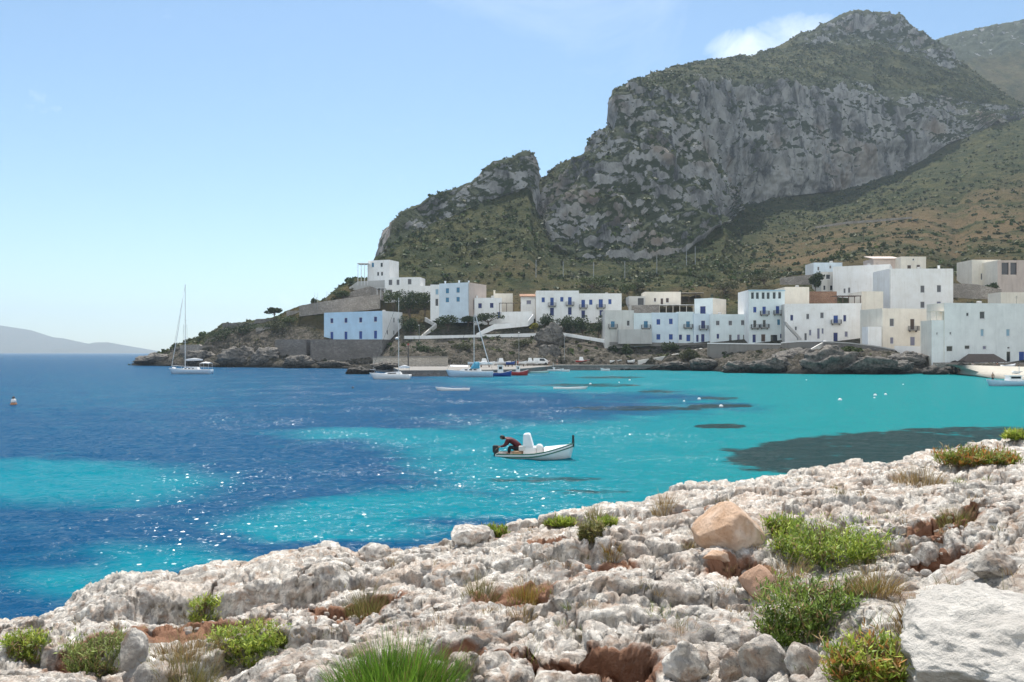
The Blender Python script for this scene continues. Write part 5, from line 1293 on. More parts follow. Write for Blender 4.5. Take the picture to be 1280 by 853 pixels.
# rockfall fence on the slope
fr_ = [(670,325,348),(704,327,350),(742,328,351),(781,327,350),(821,319,345),(858,308,333),(869,308,330)]
Yf = [ground_Y(a, c)-1.5 for a, b_, c in fr_]
o0 = P(670, 348, Yf[0]); root = empty('rockfall_fence', o0, 'long wire rockfall fence on posts below the cliff', 'fence')
pp = [(P(a, b_, Y)-o0, P(a, c, Y)-o0) for (a, b_, c), Y in zip(fr_, Yf)]
for t_, b_ in pp: MB().tube([b_-Vector((0,0,2)), t_], .16, 6, .12).build('fence_post', greym, root)
nm_ = MB(); 
for (t0, b0), (t1, b1) in zip(pp[:-1], pp[1:]):
    for k in range(9):
        f_ = k/8; sag = .7
        nm_.tube([b0.lerp(t0, f_), (b0.lerp(t0, f_)+b1.lerp(t1, f_))/2-Vector((0,0,sag*f_)), b1.lerp(t1, f_)], .018, 4, None, False)
    L_ = (b1-b0).length; k = int(L_/1.3)
    for i in range(1, k):
        f_ = i/k; sg = .7*4*f_*(1-f_)
        nm_.tube([b0.lerp(b1, f_), t0.lerp(t1, f_)-Vector((0,0,sg))], .014, 4, None, False)
nm_.build('wire_net', iron, root)

# ------------------------------------------------------------------ shore rocks and outcrops
m, nt, b = new_mat('shore_rock'); p = world_pos(nt)
n1 = noise_node(nt, p, .25, 8, .65, .4); n2 = noise_node(nt, p, 1.4, 7, .68, .4)
c = mix(nt, ramp(nt, n2.outputs['Fac'], [(.34, 0), (.64, 1)]).outputs[0], (.045,.042,.038), (.20,.185,.165)); c = mix(nt, ramp(nt, n1.outputs['Fac'], [(.5, 0), (.68, .7)]).outputs[0], c, (.30,.27,.235))
sepz = nt.nodes.new('ShaderNodeSeparateXYZ'); nt.links.new(p, sepz.inputs[0])
wl = ramp(nt, math_node(nt, 'ADD', math_node(nt, 'MULTIPLY', sepz.outputs[2], .2), math_node(nt, 'MULTIPLY', n2.outputs['Fac'], .4)), [(.25, 1), (.75, 0)]).outputs[0]
c = mix(nt, math_node(nt, 'MULTIPLY', wl, .92), c, (.02,.02,.018))      # black tide band
nt.links.new(c, b.inputs['Base Color']); b.inputs['Roughness'].default_value = .9; b.inputs['Specular IOR Level'].default_value = .2
bump(nt, b, math_node(nt, 'ADD', n1.outputs['Fac'], n2.outputs['Fac']), .9, .5)
shm = m
def shore_rock(label, px, pyb, wpx, hpx, Y, seed, depth=.7, rz=0, mat=None, name='shore_rock', sink=.15, rough=.17, cuts=16):
    s = Y/FPX; w, h = wpx*s, hpx*s*(1+sink)
    v, f = rock_mesh(seed, (w, w*depth, h), cuts=cuts, rough=rough, sub=5, jagged=.16)
    o = link(name, mesh_np(name, v, f, True), mat or shm, None, ((px-640)*s, Y+w*depth*.25, EYE-(pyb-HOR)*s-h*sink)); o.rotation_euler.z = rz
    return tag(o, label, 'rock')
SR = [
 ('long low black reef at the tip of the headland', 190, 459, 66, 11, 292, .5), ('knobbly dark rock behind the anchored sailboat', 245, 459, 50, 18, 272, .6), ('pale ribbed shore rock right of the anchored sailboat', 295, 460, 60, 22, 262, .5),
 ('rough grey shore rock left of the dark quay recess', 332, 460, 42, 26, 258, .5), ('white topped rock at the foot of the dark quay recess', 372, 461, 46, 15, 246, .5), ('black boulder at the foot of the high quay wall', 415, 461.5, 46, 8, 244, .5), ('flat black rock touching the quay left of the small moored sloop', 450, 468.5, 42, 9, 178, .6),
 ('dark stones heaped behind the small moored sloop', 482, 462, 42, 8, 190, .6), 
 ('tall grey outcrop standing between the road parapets', 687, 436, 36, 33, 238, .5), ('brown rock mass under the tall grey outcrop', 686, 457, 34, 26, 229, .5),
 ('black rock at the water right of the landing strip', 845, 463.5, 44, 9, 212, .6), ('small dark rock where the ramp wall meets the shore', 880, 463, 40, 12, 208, .6),
 ('low layered rock at the left end of the big dark rocks', 925, 467, 50, 17, 188, .6), ('black rock under the retaining wall corner', 970, 467, 60, 17, 184, .5), ('big dark rounded rock below the long white house', 1045, 467.5, 108, 36, 180, .5), ('flat pale capped ledge under the big dark rock', 1118, 468, 66, 17, 177, .6),
 ('sharp black rock right of the big dark rock', 1095, 468, 76, 20, 176.5, .5), ('pale flat rock where the dark rocks end at the beach', 1172, 468.5, 40, 10, 175, .7), ('dark stones at the left end of the beach', 1192, 467.5, 30, 7, 175, .6),
 ('grassy dark rock shoulder under the sloping wall', 1000, 456, 70, 18, 192, .5), ('rock shoulder below the white low wall', 1140, 458, 60, 16, 186, .5)]
for i, (lab, px, py, w, h, Y, dp) in enumerate(SR): shore_rock(lab, px, py, w, h, Y, 400+i, dp)
bm_ = MB(); 
sand_m = simple('pale_sand', (.44,.40,.335), .95, .1, 1.5, .05)
bpts = [(1178,467.6),(1200,468),(1225,471),(1245,473.5),(1290,476),(1400,482)]
fr1 = [W(a, b_) for a, b_ in bpts]; g = []
for v in fr1: g.append([Vector((v.x, v.y-.8, -.25)), Vector((v.x, v.y+3, .25)), Vector((v.x*1.03, v.y+10, 1.0)), Vector((v.x*1.06, v.y+24, 2.2))])
bm_.loft([[r[i] for r in g] for i in range(4)], False, False)
tag(bm_.build('beach', sand_m, None, None, True), 'small pale beach below the houses at the right', kind='structure')

# ------------------------------------------------------------------ trees and scrub
def leaf_cloud(r, lobes, n, size, tones):
    V, T = [], []
    for (c, rad) in lobes:
        k = int(n*rad[0]*rad[1]/sum(l[1][0]*l[1][1] for l in lobes))
        d = r.normal(size=(k, 3)); d /= np.linalg.norm(d, axis=1, keepdims=True)
        rr_ = r.uniform(.35, 1, k)**.5*(1+.28*pn(d*2.1+c[0], 7))
        p_ = np.array(c)+d*rr_[:,None]*np.array(rad)
        u = r.normal(size=(k, 3)); u /= np.linalg.norm(u, axis=1, keepdims=True); w_ = np.cross(u, r.normal(size=(k, 3))); w_ /= np.linalg.norm(w_, axis=1, keepdims=True)
        s_ = (size*r.uniform(.6, 1.3, k))[:,None]
        V.append(np.stack([p_-u*s_, p_+w_*s_*.55, p_+u*s_, p_-w_*s_*.55], 1).reshape(-1, 3))
        tt = np.array(tones)[r.integers(0, len(tones), k)]*r.uniform(.7, 1.3, k)[:,None]; T.append(np.repeat(tt, 4, 0))
    V = np.concatenate(V); return V, np.arange(len(V)).reshape(-1, 4), np.concatenate(T)
DARKG = [(.035,.055,.018),(.05,.075,.022),(.028,.042,.016)]; MIDG = [(.06,.085,.025),(.08,.10,.03),(.045,.065,.02)]; OLV = [(.085,.09,.04),(.065,.07,.03)]; YLW = [(.28,.24,.03),(.18,.18,.03)]
lmf = leaf_mat('far_leaves', .12, .7)
bark = simple('bark', (.10,.075,.055), .9)
def tree(label, px, yb, wpx, hpx, Y=None, seed=0, tones=DARKG, name='tree', cat='tree', trunk=.3, flat=1.0, n=1500):
    Y = (ground_Y(px, yb)-1.0) if Y is None else Y
    s = Y/FPX; w, h = wpx*s, hpx*s; r = np.random.default_rng(seed)
    root = empty(name, ((px-640)*s, Y, EYE-(yb-HOR)*s), label, cat)
    lobes = []
    for k in range(9):
        a = r.uniform(0, 6.28); d = r.uniform(.1, .34)*w
        lobes.append(((d*math.cos(a), d*math.sin(a), h*(trunk+(1-trunk)*r.uniform(.25, .78))), (w*r.uniform(.16, .27), w*r.uniform(.16, .27), h*(1-trunk)*r.uniform(.18, .3)*flat)))
    V, F, T = leaf_cloud(r, lobes, n, max(.28, s*.95), tones)
    t = MB(); tr = max(.1, w*.03)
    t.tube([(0,0,-1), (tr*.5,0,h*trunk*.6), (0,0,h*(trunk+.2))], tr, 8, tr*.6)
    for c, rad in lobes[:6]: t.tube([(0,0,h*trunk*.75), (c[0]*.5, c[1]*.5, (h*trunk+c[2])/2), c], tr*.5, 6, tr*.15)
    t.build('trunk', bark, root); link('crown', mesh_np('crown', V, F, False, None, {'tone': T}), lmf, root)
    return root
tree('wind clipped dark tree on the skyline of the headland', 343, 399, 21, 15, 284, 1, DARKG, trunk=.35, n=1800)
tree('largest dark tree in the group under the low white house', 512, 400, 40, 40, 268, 2, DARKG, trunk=.15, n=2600)
tree('tall green tree between the low white house and the house with four blue windows', 531, 392, 30, 30, 270, 3, MIDG, trunk=.15, n=1800)
tree('dark tree at the left of the group above the long pale blue house', 492, 388, 28, 24, 272, 4, MIDG, trunk=.15, n=1500)
tree('dark round tree low on the slope beside the zigzag stair', 514, 420, 32, 26, 258, 5, DARKG, trunk=.12, n=1800)
tree('tall dark village tree left of the big plain white house', 1019, 366, 21, 26, 258, 6, DARKG, trunk=.25, n=1800)
tree('green tree behind the lower white twin house', 785, 372, 22, 18, 279, 7, MIDG, trunk=.2, n=1000)
tree('grey green tree behind the cream hillside house', 800, 366, 22, 14, 285, 8, OLV, trunk=.2, n=1000)
for i, (px, yb, w, h, Y, tn, lab) in enumerate([
    (680,412,30,20,253,DARKG,'dark bush at the left end of the hedge under the two white twin houses'), (704,414,32,20,251,DARKG,'dark bush in the left middle of the hedge under the two white twin houses'), (728,418,32,24,248.5,DARKG,'dark bush in the right middle of the hedge under the two white twin houses'), (748,422,28,28,245,DARKG,'dark bush at the right end of the hedge under the two white twin houses'),
    (668,413,13,8,250,YLW,'yellow flowering bush beside the end of the white ramp'), (585,404,30,10,256.5,DARKG,'low dark bush under the house with four blue windows'), (560,410,40,16,255.5,DARKG,'dark thicket right of the zigzag stair'), (610,404,40,13,255.8,DARKG,'dark thicket above the left end of the ramp'),
    (348,418,40,18,275,OLV,'brown green thicket under the headland tree'), (365,404,40,12,279,MIDG,'green bush on the headland right of the tree'), (300,420,40,16,281,DARKG,'dark bush under the ruin wall'), (277,428,36,18,283,DARKG,'dark thicket at the left end of the headland'), (428,373,26,9,281,MIDG,'green bushes on the terrace above the long wall'),
    (768,447,18,14,232,DARKG,'dark bush on the cliff under the stained white house'), (783,449,22,18,229,DARKG,'big dark bush hanging over the beached boats'), (836,440,30,12,229,DARKG,'dark bush on the slope beside the slanting ramp wall'), (860,452,34,16,218,OLV,'olive bush under the slanting ramp wall'), (655,436,40,12,240,OLV,'olive bush on the bank below the road parapet'), (590,440,50,12,238,OLV,'grey bush on the bank behind the moored sailboat'), (540,444,44,12,236,DARKG,'dark bush on the bank right of the harbour light pole'),
    (1065,442,30,9,189,MIDG,'green grassy bush on the dark rock shoulder'), (1205,365,24,10,245,DARKG,'dark bush by the old stone walls'), (1240,364,22,10,243,DARKG,'dark bush under the cream house with the shaded door'), (955,352,50,12,277,OLV,'olive thicket behind the arcaded house'), (905,364,36,12,276,OLV,'olive thicket above the front row block'), (740,360,50,14,291,MIDG,'green bush behind the twin houses')]):
    tree(lab, px, yb, w, h, Y, 50+i, tn, 'bush', 'bush', .05, 1.2, 1100)

# scrub over the slopes: countless small bushes
idx = rng.integers(0, len(flat2), 240000)
tk = TK.ravel()[idx]; pt = flat2[idx]; nz = nrm2.reshape(-1, 3)[idx][:,2]; rk = rock_f[idx]; ppx = PX2.ravel()[idx]
py_ = HOR-(pt[:,2]-EYE)/pt[:,1]*FPX
area = np.linalg.norm(np.cross(np.gradient(pos2, axis=0), np.gradient(pos2, axis=1)), axis=2).ravel()[idx]
dn = fbm(pt/22.0, 3, 77)
prob = np.clip(area/np.quantile(area, .85), 0, 1)*np.clip(.5+1.5*dn, .05, 1)
keep = (tk > 1.05) & (tk < 8.4) & (rng.uniform(0, 1, len(idx)) < prob)
keep &= (rk < .5) | ((nz > .42) & (rng.uniform(0, 1, len(idx)) < .5))
dd_ = dry[idx]; keep &= rng.uniform(0, 1, len(idx)) > dd_*.6
for x0, x1, y0, y1, Yh in FACADES:
    keep &= ~((ppx > x0) & (ppx < x1) & (py_ > y0) & (py_ < y1+2) & (pt[:,1] < Yh+9))
sel = np.where(keep)[0][:40000]
c = pt[sel]; k = len(sel)
sz = (.45+1.25*rng.uniform(0, 1, k)**2.6)*(.8+.4*(tk[sel] > 3))
sz = np.where(tk[sel] < 3, np.minimum(sz, 1.1), sz)
tn = np.array(DARKG+MIDG+OLV+OLV)[rng.integers(0, 10, k)]*rng.uniform(.8, 1.3, k)[:,None]
VV, TT = [], []
for q in range(9):
    d = rng.normal(size=(k, 3)); d /= np.linalg.norm(d, axis=1, keepdims=True); d[:,2] = np.abs(d[:,2])
    p_ = c+d*(sz*rng.uniform(.3, .95, k))[:,None]*np.array([1, 1, .75])
    u = rng.normal(size=(k, 3)); u /= np.linalg.norm(u, axis=1, keepdims=True); w_ = np.cross(u, rng.normal(size=(k, 3))); w_ /= np.linalg.norm(w_, axis=1, keepdims=True)
    s_ = (sz*rng.uniform(.35, .65, k))[:,None]
    VV.append(np.stack([p_-u*s_, p_+w_*s_*.7, p_+u*s_, p_-w_*s_*.7], 1).reshape(-1, 3)); TT.append(np.repeat(tn*rng.uniform(.75, 1.3, k)[:,None], 4, 0))
VV = np.concatenate(VV)
sc = link('shrubbery', mesh_np('shrubbery', VV, np.arange(len(VV)).reshape(-1, 4), False, None, {'tone': np.concatenate(TT)}), lmf)
tag(sc, 'low maquis scrub covering the mountain slopes', kind='stuff')
# ------------------------------------------------------------------ boats
gel = simple('white_gelcoat', (.78,.78,.77), .25, .05, 2); gelb = simple('pale_blue_gelcoat', (.45,.58,.70), .25, .05, 2); navy = simple('blue_hull_paint', (.02,.07,.28), .3, .1, 2); redp = simple('red_hull_paint', (.38,.035,.03), .35, .1, 2)
green = simple('green_paint', (.03,.14,.10), .4); rub = simple('dark_rubber', (.03,.03,.032), .6); anti = simple('blue_antifouling', (.02,.05,.10), .7); canvas = simple('white_canvas', (.74,.74,.75), .9, .06, 4, .02); bluec = simple('blue_canvas', (.06,.28,.42), .8); alu = simple('aluminium', (.62,.63,.65), .35, .05, 3, 0, .7)
teak = simple('teak', (.30,.19,.11), .6, .2, 8); cord_m = simple('rope', (.35,.33,.30), .8); greenh = simple('pale_green_paint', (.35,.62,.56), .4)
def hull_rings(L, B, fb_stern, fb_mid, fb_bow, draft, tr=.72, n=17, rake=.08, full=.62):
    """stations from stern (x=0) to bow (x=L): each a half-open ring keel to gunwale, both sides"""
    rings = []
    for i in range(n):
        t = i/(n-1)
        wb = (tr+(1-tr)*math.sin(min(t/.45, 1)*math.pi/2)) if t < .45 else max(.015, (1-((t-.45)/.55)**2.3))
        fb = fb_stern+(fb_mid-fb_stern)*min(t/.4, 1) if t < .4 else fb_mid+(fb_bow-fb_mid)*((t-.4)/.6)**1.7
        dk = -draft*(1-max(0, (t-.72)/.28)**2)
        half = B/2*wb; ring = []
        for a in np.linspace(0, 1, 7):
            yv = half*(1-(1-a)**2.2)**.75 if a > 0 else 0
            zv = dk+(fb-dk)*a**1.25
            xo = rake*L*(max(0, t-.8)/.2)*(a-.35)
            ring.append((t*L+xo, yv, zv))
        rings.append([(x_, -y_, z_) for x_, y_, z_ in ring[::-1]]+ring[1:])
    return rings
def add_hull(root, L, B, fs, fm, fb, draft, mat, tr=.72, deckz=.12, deckm=None, trim=None, rake=.08, bottom=None, stripe=None):
    rings = hull_rings(L, B, fs, fm, fb, draft, tr, rake=rake)
    h = MB(); h.loft(rings, False, False); h.quad(*rings[0]); ho = h.build('hull', mat, root, None, True, True)
    m_ = ho.modifiers.new('shell', 'SOLIDIFY'); m_.thickness = .03
    d = MB(); e = [(r[0], r[-1]) for r in rings]
    d.loft([[Vector(a)+Vector((0, .02, -deckz)), Vector(b_)+Vector((0, -.02, -deckz))] for a, b_ in e], False, False); d.build('deck', deckm or gel, root)
    g = MB(); rr = .028*max(1, L/6)
    g.tube([Vector(a) for a, _ in e]+[Vector(b_) for _, b_ in e[::-1]], rr, 6); g.build('gunwale', trim or rub, root)
    if bottom:
        bo = MB(); rs = [[(x_, y_*1.012, z_-.004) for x_, y_, z_ in r if z_ < .06] for r in rings]
        k_ = min(len(r) for r in rs)
        bo.loft([r[(len(r)-k_)//2:(len(r)-k_)//2+k_] for r in rs], False, False); bo.build('bottom', bottom, root, None, True)
    return rings
def loc_water(px, py): v = W(px, py); return v

# --- the small fishing boat in the bay
wl = loc_water(668.5, 572); s = wl.y/FPX
x0 = (621.5-640)*s
boat = empty('fishing_boat', (x0, wl.y, 0), 'small white fishing boat with a dark stem post floating in the turquoise bay', 'boat', None, R(-6))
L = 93*s
rings = add_hull(boat, L, 1.42, .20, .24, .70, .16, gel, .62, .10, teak, green, .05, anti)
st_ = MB(); st_.box(L*1.012-.03, -.045, .52, L*1.012+.075, .045, 1.06); st_.build('stem_post', rub, boat, None, False, True, .012)
bd = MB()
for side in (-1, 1):
    bd.loft([[(r[0 if side < 0 else -1][0], r[0 if side < 0 else -1][1]*1.015, r[0][2]-.10), (r[0 if side < 0 else -1][0], r[0 if side < 0 else -1][1]*1.03, r[0][2]-.13), (r[0 if side < 0 else -1][0], r[0 if side < 0 else -1][1]*1.015, r[0][2]-.155)] for r in rings], False, False)
bd.build('rubbing_strake', green, boat)
cs = MB(); cs.box(.36*L, -.34, .12, .53*L, .34, .52); con = cs.build('console', gel, boat, None, False, True, .03)
sc_ = MB(); sc_.loft([[(.355*L,-.33,.523),(.49*L,-.33,.523),(.49*L,.33,.523),(.355*L,.33,.523)], [(.36*L,-.31,1.10),(.44*L,-.31,1.12),(.44*L,.31,1.12),(.36*L,.31,1.10)]]); sc_.build('seat_back', canvas, boat, None, False, True, .03)
cu = MB(); cu.loft([[(.53*L+.005,-.30,.14),(.66*L,-.28,.2),(.66*L,.28,.2),(.53*L+.005,.30,.14)], [(.53*L+.005,-.28,.62),(.60*L,-.26,.62),(.60*L,.26,.62),(.53*L+.005,.28,.62)]]); cu.build('locker', gel, boat, None, False, True, .04)
cv = MB(); rs_ = []
for k in range(7):
    t = k/6; xx = L*(.64+.30*t); hw = .56*(1-t**1.7)+.03; zz = .30+.24*t
    rs_.append([(xx, -hw, zz), (xx, -hw*.6, zz+.17*(1-t*.6)), (xx, 0, zz+.22*(1-t*.6)), (xx, hw*.6, zz+.17*(1-t*.6)), (xx, hw, zz)])
cv.loft(rs_, False, False); cv.build('bow_cover', canvas, boat, None, True)
MB().box(.22*L, -.5, .12, .34*L, .5, .34).build('thwart', teak, boat, None, False, True, .02)
om = MB(); om.box(-.20, -.13, .22, .06, .13, .56); om.tube([(-.08,0,.28), (-.12,0,-.3)], .07, 8); eng = om.build('outboard_motor', rub, boat, None, False, True, .03)
ti = MB().tube([(.0,0,.5), (.4,.05,.58)], .022, 6); ti.build('tiller', iron, eng)
tag(MB().box(-.16, -.12, 0, .16, .12, .22).build('crate', simple('pale_plastic', (.6,.58,.55), .5), None, (x0+.335*L, wl.y-.36, .345), False, True, .02), 'small pale crate on the thwart of the fishing boat beside the console', 'crate')

# --- the person bending over the motor
def body(name, joints, edges, mat, parent, sub=2, root_i=0):
    me = bpy.data.meshes.new(name); me.from_pydata([j[:3] for j in joints], edges, []); o = bpy.data.objects.new(name, me); COL.objects.link(o)
    sk = o.modifiers.new('skin', 'SKIN'); sk.use_smooth_shade = True
    for i, j in enumerate(joints): me.skin_vertices[0].data[i].radius = (j[3], j[4] if len(j) > 4 else j[3])
    me.skin_vertices[0].data[root_i].use_root = True
    sb = o.modifiers.new('sub', 'SUBSURF'); sb.levels = sb.render_levels = sub
    me.materials.append(mat)
    dg = bpy.context.evaluated_depsgraph_get(); ev = o.evaluated_get(dg); m2 = bpy.data.meshes.new_from_object(ev); m2.name = name
    bpy.data.objects.remove(o); r = bpy.data.objects.new(name, m2); COL.objects.link(r); r.parent = parent
    m2.polygons.foreach_set('use_smooth', [True]*len(m2.polygons))
    return r
skin = simple('skin', (.36,.20,.13), .55); jacket = simple('dark_red_jacket', (.075,.006,.010), .7, .3, 9); trous = simple('black_trousers', (.012,.012,.015), .8); hair = simple('dark_hair', (.012,.01,.008), .7); cap_ = simple('grey_cap', (.2,.2,.2), .8)
pe = empty('person', (x0+.30*L, wl.y-.02, .12), 'person in a dark red jacket hunched over the stern of the fishing boat', 'person', None, R(180-6))
# local frame: +x is where the person faces (towards the stern), z up; sitting, bent forward over the motor
hip = .36
body('body', [(0,0,hip,.15,.13), (.13,0,hip+.17,.14,.12), (.30,0,hip+.33,.16,.125), (.44,0,hip+.44,.14,.11), (.54,0,hip+.47,.055), (.61,0,hip+.48,.05),
     (.04,.12,hip-.04,.09), (.40,.16,hip+.04,.068), (.40,.16,.07,.045), (.50,.17,.03,.036),
     (.04,-.12,hip-.04,.09), (.42,-.16,hip+.02,.068), (.44,-.16,.07,.045), (.55,-.17,.03,.036),
     (.45,.21,hip+.40,.065), (.55,.25,hip+.14,.05), (.78,.20,hip+.06,.036), (.85,.19,hip+.03,.03),
     (.45,-.21,hip+.40,.065), (.53,-.25,hip+.13,.05), (.75,-.18,hip+.03,.036), (.82,-.17,hip+.0,.03)],
     [(0,1),(1,2),(2,3),(3,4),(4,5),(0,6),(6,7),(7,8),(8,9),(0,10),(10,11),(11,12),(12,13),(3,14),(14,15),(15,16),(16,17),(3,18),(18,19),(19,20),(20,21)], skin, pe)
body('jacket', [(-.02,0,hip+.02,.19,.17), (.13,0,hip+.185,.185,.155), (.30,0,hip+.345,.20,.155), (.44,0,hip+.45,.17,.13), (.53,0,hip+.475,.075),
     (.45,.21,hip+.405,.095), (.55,.255,hip+.14,.08), (.74,.21,hip+.07,.06), (.45,-.21,hip+.405,.095), (.53,-.255,hip+.13,.08), (.71,-.19,hip+.045,.06)],
     [(0,1),(1,2),(2,3),(3,4),(3,5),(5,6),(6,7),(3,8),(8,9),(9,10)], jacket, pe)
body('trousers', [(.0,0,hip-.02,.165,.14), (.05,.12,hip-.04,.11), (.40,.16,hip+.04,.088), (.405,.16,.10,.064), (.05,-.12,hip-.04,.11), (.42,-.16,hip+.02,.088), (.44,-.16,.10,.064)], [(0,1),(1,2),(2,3),(0,4),(4,5),(5,6)], trous, pe)
hd = bmesh.new(); bmesh.ops.create_icosphere(hd, subdivisions=3, radius=1)
hv = np.array([q.co[:] for q in hd.verts]); hf = np.array([[q.index for q in t.verts] for t in hd.faces]); hd.free()
v = hv*np.array([.10, .076, .115]); v[:,0] += .02*np.exp(-((hv[:,1]/.18)**2+((hv[:,2]+.1)/.2)**2))*(hv[:,0] > 0)*1.3       # nose
v[:,0] -= .012*(hv[:,0] > .5)*(np.exp(-(((np.abs(hv[:,1])-.38)/.16)**2+((hv[:,2]-.12)/.13)**2)))                            # eye hollows
v[:,2] *= np.where(hv[:,2] < -.3, 1.06, 1); tilt = np.array(Matrix.Rotation(R(38), 3, 'Y'))
hl = (.69, 0, hip+.50)
me = mesh_np('head', v@tilt.T+np.array(hl), hf, True); ho = link('head', me, skin, pe)
sel = (hv[:,0] < .35) | (hv[:,2] > .45)
v2 = v*1.06; v2[~sel] = v[~sel]*.93
link('hair', mesh_np('hair', v2@tilt.T+np.array(hl), hf, True), hair, pe)
for sy in (1, -1):                                  # hands with five fingers closing on the motor
    bx = (.86 if sy > 0 else .83); by = .19*sy if sy > 0 else -.17; bz = hip+.02 if sy > 0 else hip-.01
    J = [(bx,by,bz,.028,.02), (bx+.035,by,bz-.05,.036,.02)]; E = [(0,1)]
    for k in range(4):
        oy = (k-1.5)*.019; ln = (.055,.065,.062,.048)[k]
        i = len(J); J += [(bx+.055,by+oy,bz-.075,.010), (bx+.06+ln*.5,by+oy*1.1,bz-.085-ln*.4,.009), (bx+.045+ln*.5,by+oy*1.1,bz-.095-ln*.8,.007)]; E += [(1,i),(i,i+1),(i+1,i+2)]
    i = len(J); J += [(bx+.02,by-.032*sy,bz-.03,.012), (bx+.045,by-.045*sy,bz-.065,.009)]; E += [(0,i),(i,i+1)]
    body('hand', J, E, skin, pe, 1)

pe.scale = (1.14, 1.3, .92)
# --- yacht at anchor on the left
def mast_set(root, x, H_, r=.07, boom=None, stays=(), spreader=(), base=.8, mat=None):
    m_ = MB().tube([(x,0,base), (x,0,(base+H_)/2), (x,0,H_)], r, 8, r*.7); mo = m_.build('mast', mat or alu, root)
    if spreader:
        sp = MB()
        for z_ in spreader: sp.tube([(x,-.9,z_),(x,.9,z_)], .03, 6)
        sp.build('spreader', alu, mo)
    g = MB()
    for a, b_ in stays: g.tube([a, b_], .022, 5)
    if stays: g.build('rigging', iron, root)
    if boom:
        b0, b1, z_ = boom
        bo = MB().tube([(b0,0,z_),(b1,0,z_+.1)], .07, 8).build('boom', alu, root)
        cv_ = MB().tube([(b0,0,z_+.17),((b0+b1)/2,0,z_+.34),(b1,0,z_+.2)], [.16,.24,.12], 10); cv_.build('sail_cover', canvas, bo, None, True)
wl = loc_water(239, 467.6); s = wl.y/FPX
yt = empty('sailing_yacht', ((213.5-640)*s, wl.y, 0), 'tall masted pale sailing yacht anchored off the headland at the left', 'sailboat', None, 0)
L = 51*s
# bow to the left: build bow at +x then turn round
yt.location.x += L; yt.rotation_euler.z = R(180)
add_hull(yt, L, 3.1, .95, .95, 1.30, .5, gelb, .7, .06, gel, gel, .07, navy)
H_ = 112*s; mx = L-(231.5-213.5)*s
cb = MB(); cb.loft([[(.30*L,-.9,.95),(.74*L,-.7,1.0),(.74*L,.7,1.0),(.30*L,.9,.95)], [(.33*L,-.75,1.5),(.66*L,-.5,1.38),(.66*L,.5,1.38),(.33*L,.75,1.5)]]); c_ = cb.build('cabin', gel, yt, None, False, True, .05)
for k in range(3): 
    for sy in (-1, 1):
        MB().box((.40+.09*k)*L, sy*.80-.04, 1.15, (.45+.09*k)*L, sy*.80+.04, 1.32).build('porthole', glass, c_)
mast_set(yt, mx, H_, .10, (mx-.2, .22*L, 3.0), [((mx,0,H_*.99),(L*1.02,0,1.35)), ((mx,.9,H_*.55),(mx,1.4,1.0)), ((mx,-.9,H_*.55),(mx,-1.4,1.0))], (H_*.35, H_*.6), 1.3)
jf = MB().tube([(L*.985-(L*.985-mx)*.02,0,1.7), ((L*.985+mx)/2,0,H_*.5), (mx+.25,0,H_*.93)], [.06,.07,.035], 8); jf.build('furled_jib', canvas, yt, None, True)
bi = MB(); bi.loft([[(.02*L,-1.2,2.35),(.02*L,0,2.6),(.02*L,1.2,2.35)],[(.14*L,-1.2,2.5),(.14*L,0,2.75),(.14*L,1.2,2.5)],[(.25*L,-1.1,2.35),(.25*L,0,2.55),(.25*L,1.1,2.35)]], False, False); bo = bi.build('bimini', canvas, yt, None, True)
bo.modifiers.new('shell', 'SOLIDIFY').thickness = .05
bf = MB()
for a in (.03, .24):
    for sy in (-1, 1): bf.tube([(a*L, sy*1.15, .9), (a*L, sy*1.15, 2.36)], .025, 6)
bf.build('bimini_frame', alu, bo)
dk = MB(); dk.tube([(.9*L,-.3,1.25),(.95*L,.0,1.35),(.9*L,.3,1.3)], .22, 8); dk.build('folded_sail', canvas, yt, None, True)
pl_ = MB()
for sy in (-1, 1):
    pl_.tube([(.03*L,sy*1.1,1.5),(.5*L,sy*1.5,1.6),(.97*L,sy*.15,1.95)], .018, 5)
    for t in (.03,.2,.4,.6,.8,.95): pl_.tube([(t*L,sy*(1.1+.4*math.sin(t*3.1)-(.9 if t > .9 else 0)),.9),(t*L,sy*(1.1+.4*math.sin(t*3.1)-(.9 if t > .9 else 0)),1.6)], .018, 5)
pl_.build('guard_rail', alu, yt)

# --- the sloop moored at the quay, bow to the left
wl = loc_water(488, 474.4); s = wl.y/FPX; L = 49*s
sl_ = empty('moored_sloop', ((463.5-640)*s+L, wl.y, 0), 'white sloop with a slim mast moored at the left end of the quay', 'sailboat', None, R(172))
add_hull(sl_, L, 2.4, .85, .85, 1.15, .4, gel, .8, .06, gel, gel, .12, anti)
cb = MB(); cb.loft([[(.22*L,-.75,.85),(.70*L,-.55,.9),(.70*L,.55,.9),(.22*L,.75,.85)], [(.26*L,-.6,1.38),(.60*L,-.42,1.25),(.60*L,.42,1.25),(.26*L,.6,1.38)]]); c_ = cb.build('cabin', gel, sl_, None, False, True, .05)
MB().box(.34*L,-.72,1.02,.56*L,-.60,1.2).build('porthole', glass, c_); MB().box(.34*L,.60,1.02,.56*L,.72,1.2).build('porthole', glass, c_)
mx = L-(498-463.5)*s; H_ = (474.4-372)*s
mast_set(sl_, mx, H_, .06, (mx-.15, mx-2.0, 2.0), [((mx,0,H_*.98),(L*1.03,0,1.2)), ((mx,0,H_),(0,0,.9))], (H_*.52,), 1.2)
MB().lathe([(.05,0),(.34,.08),(.36,.25),(.12,.42)], 12, (mx+.35,0,(474.4-424.5)*s)).build('radar_dome', framew, sl_, None, True)
pr = MB()
for sy in (-1, 1): pr.tube([(.9*L,sy*.5,1.0),(.93*L,sy*.45,1.7),(1.06*L,0,1.75)], .025, 6)
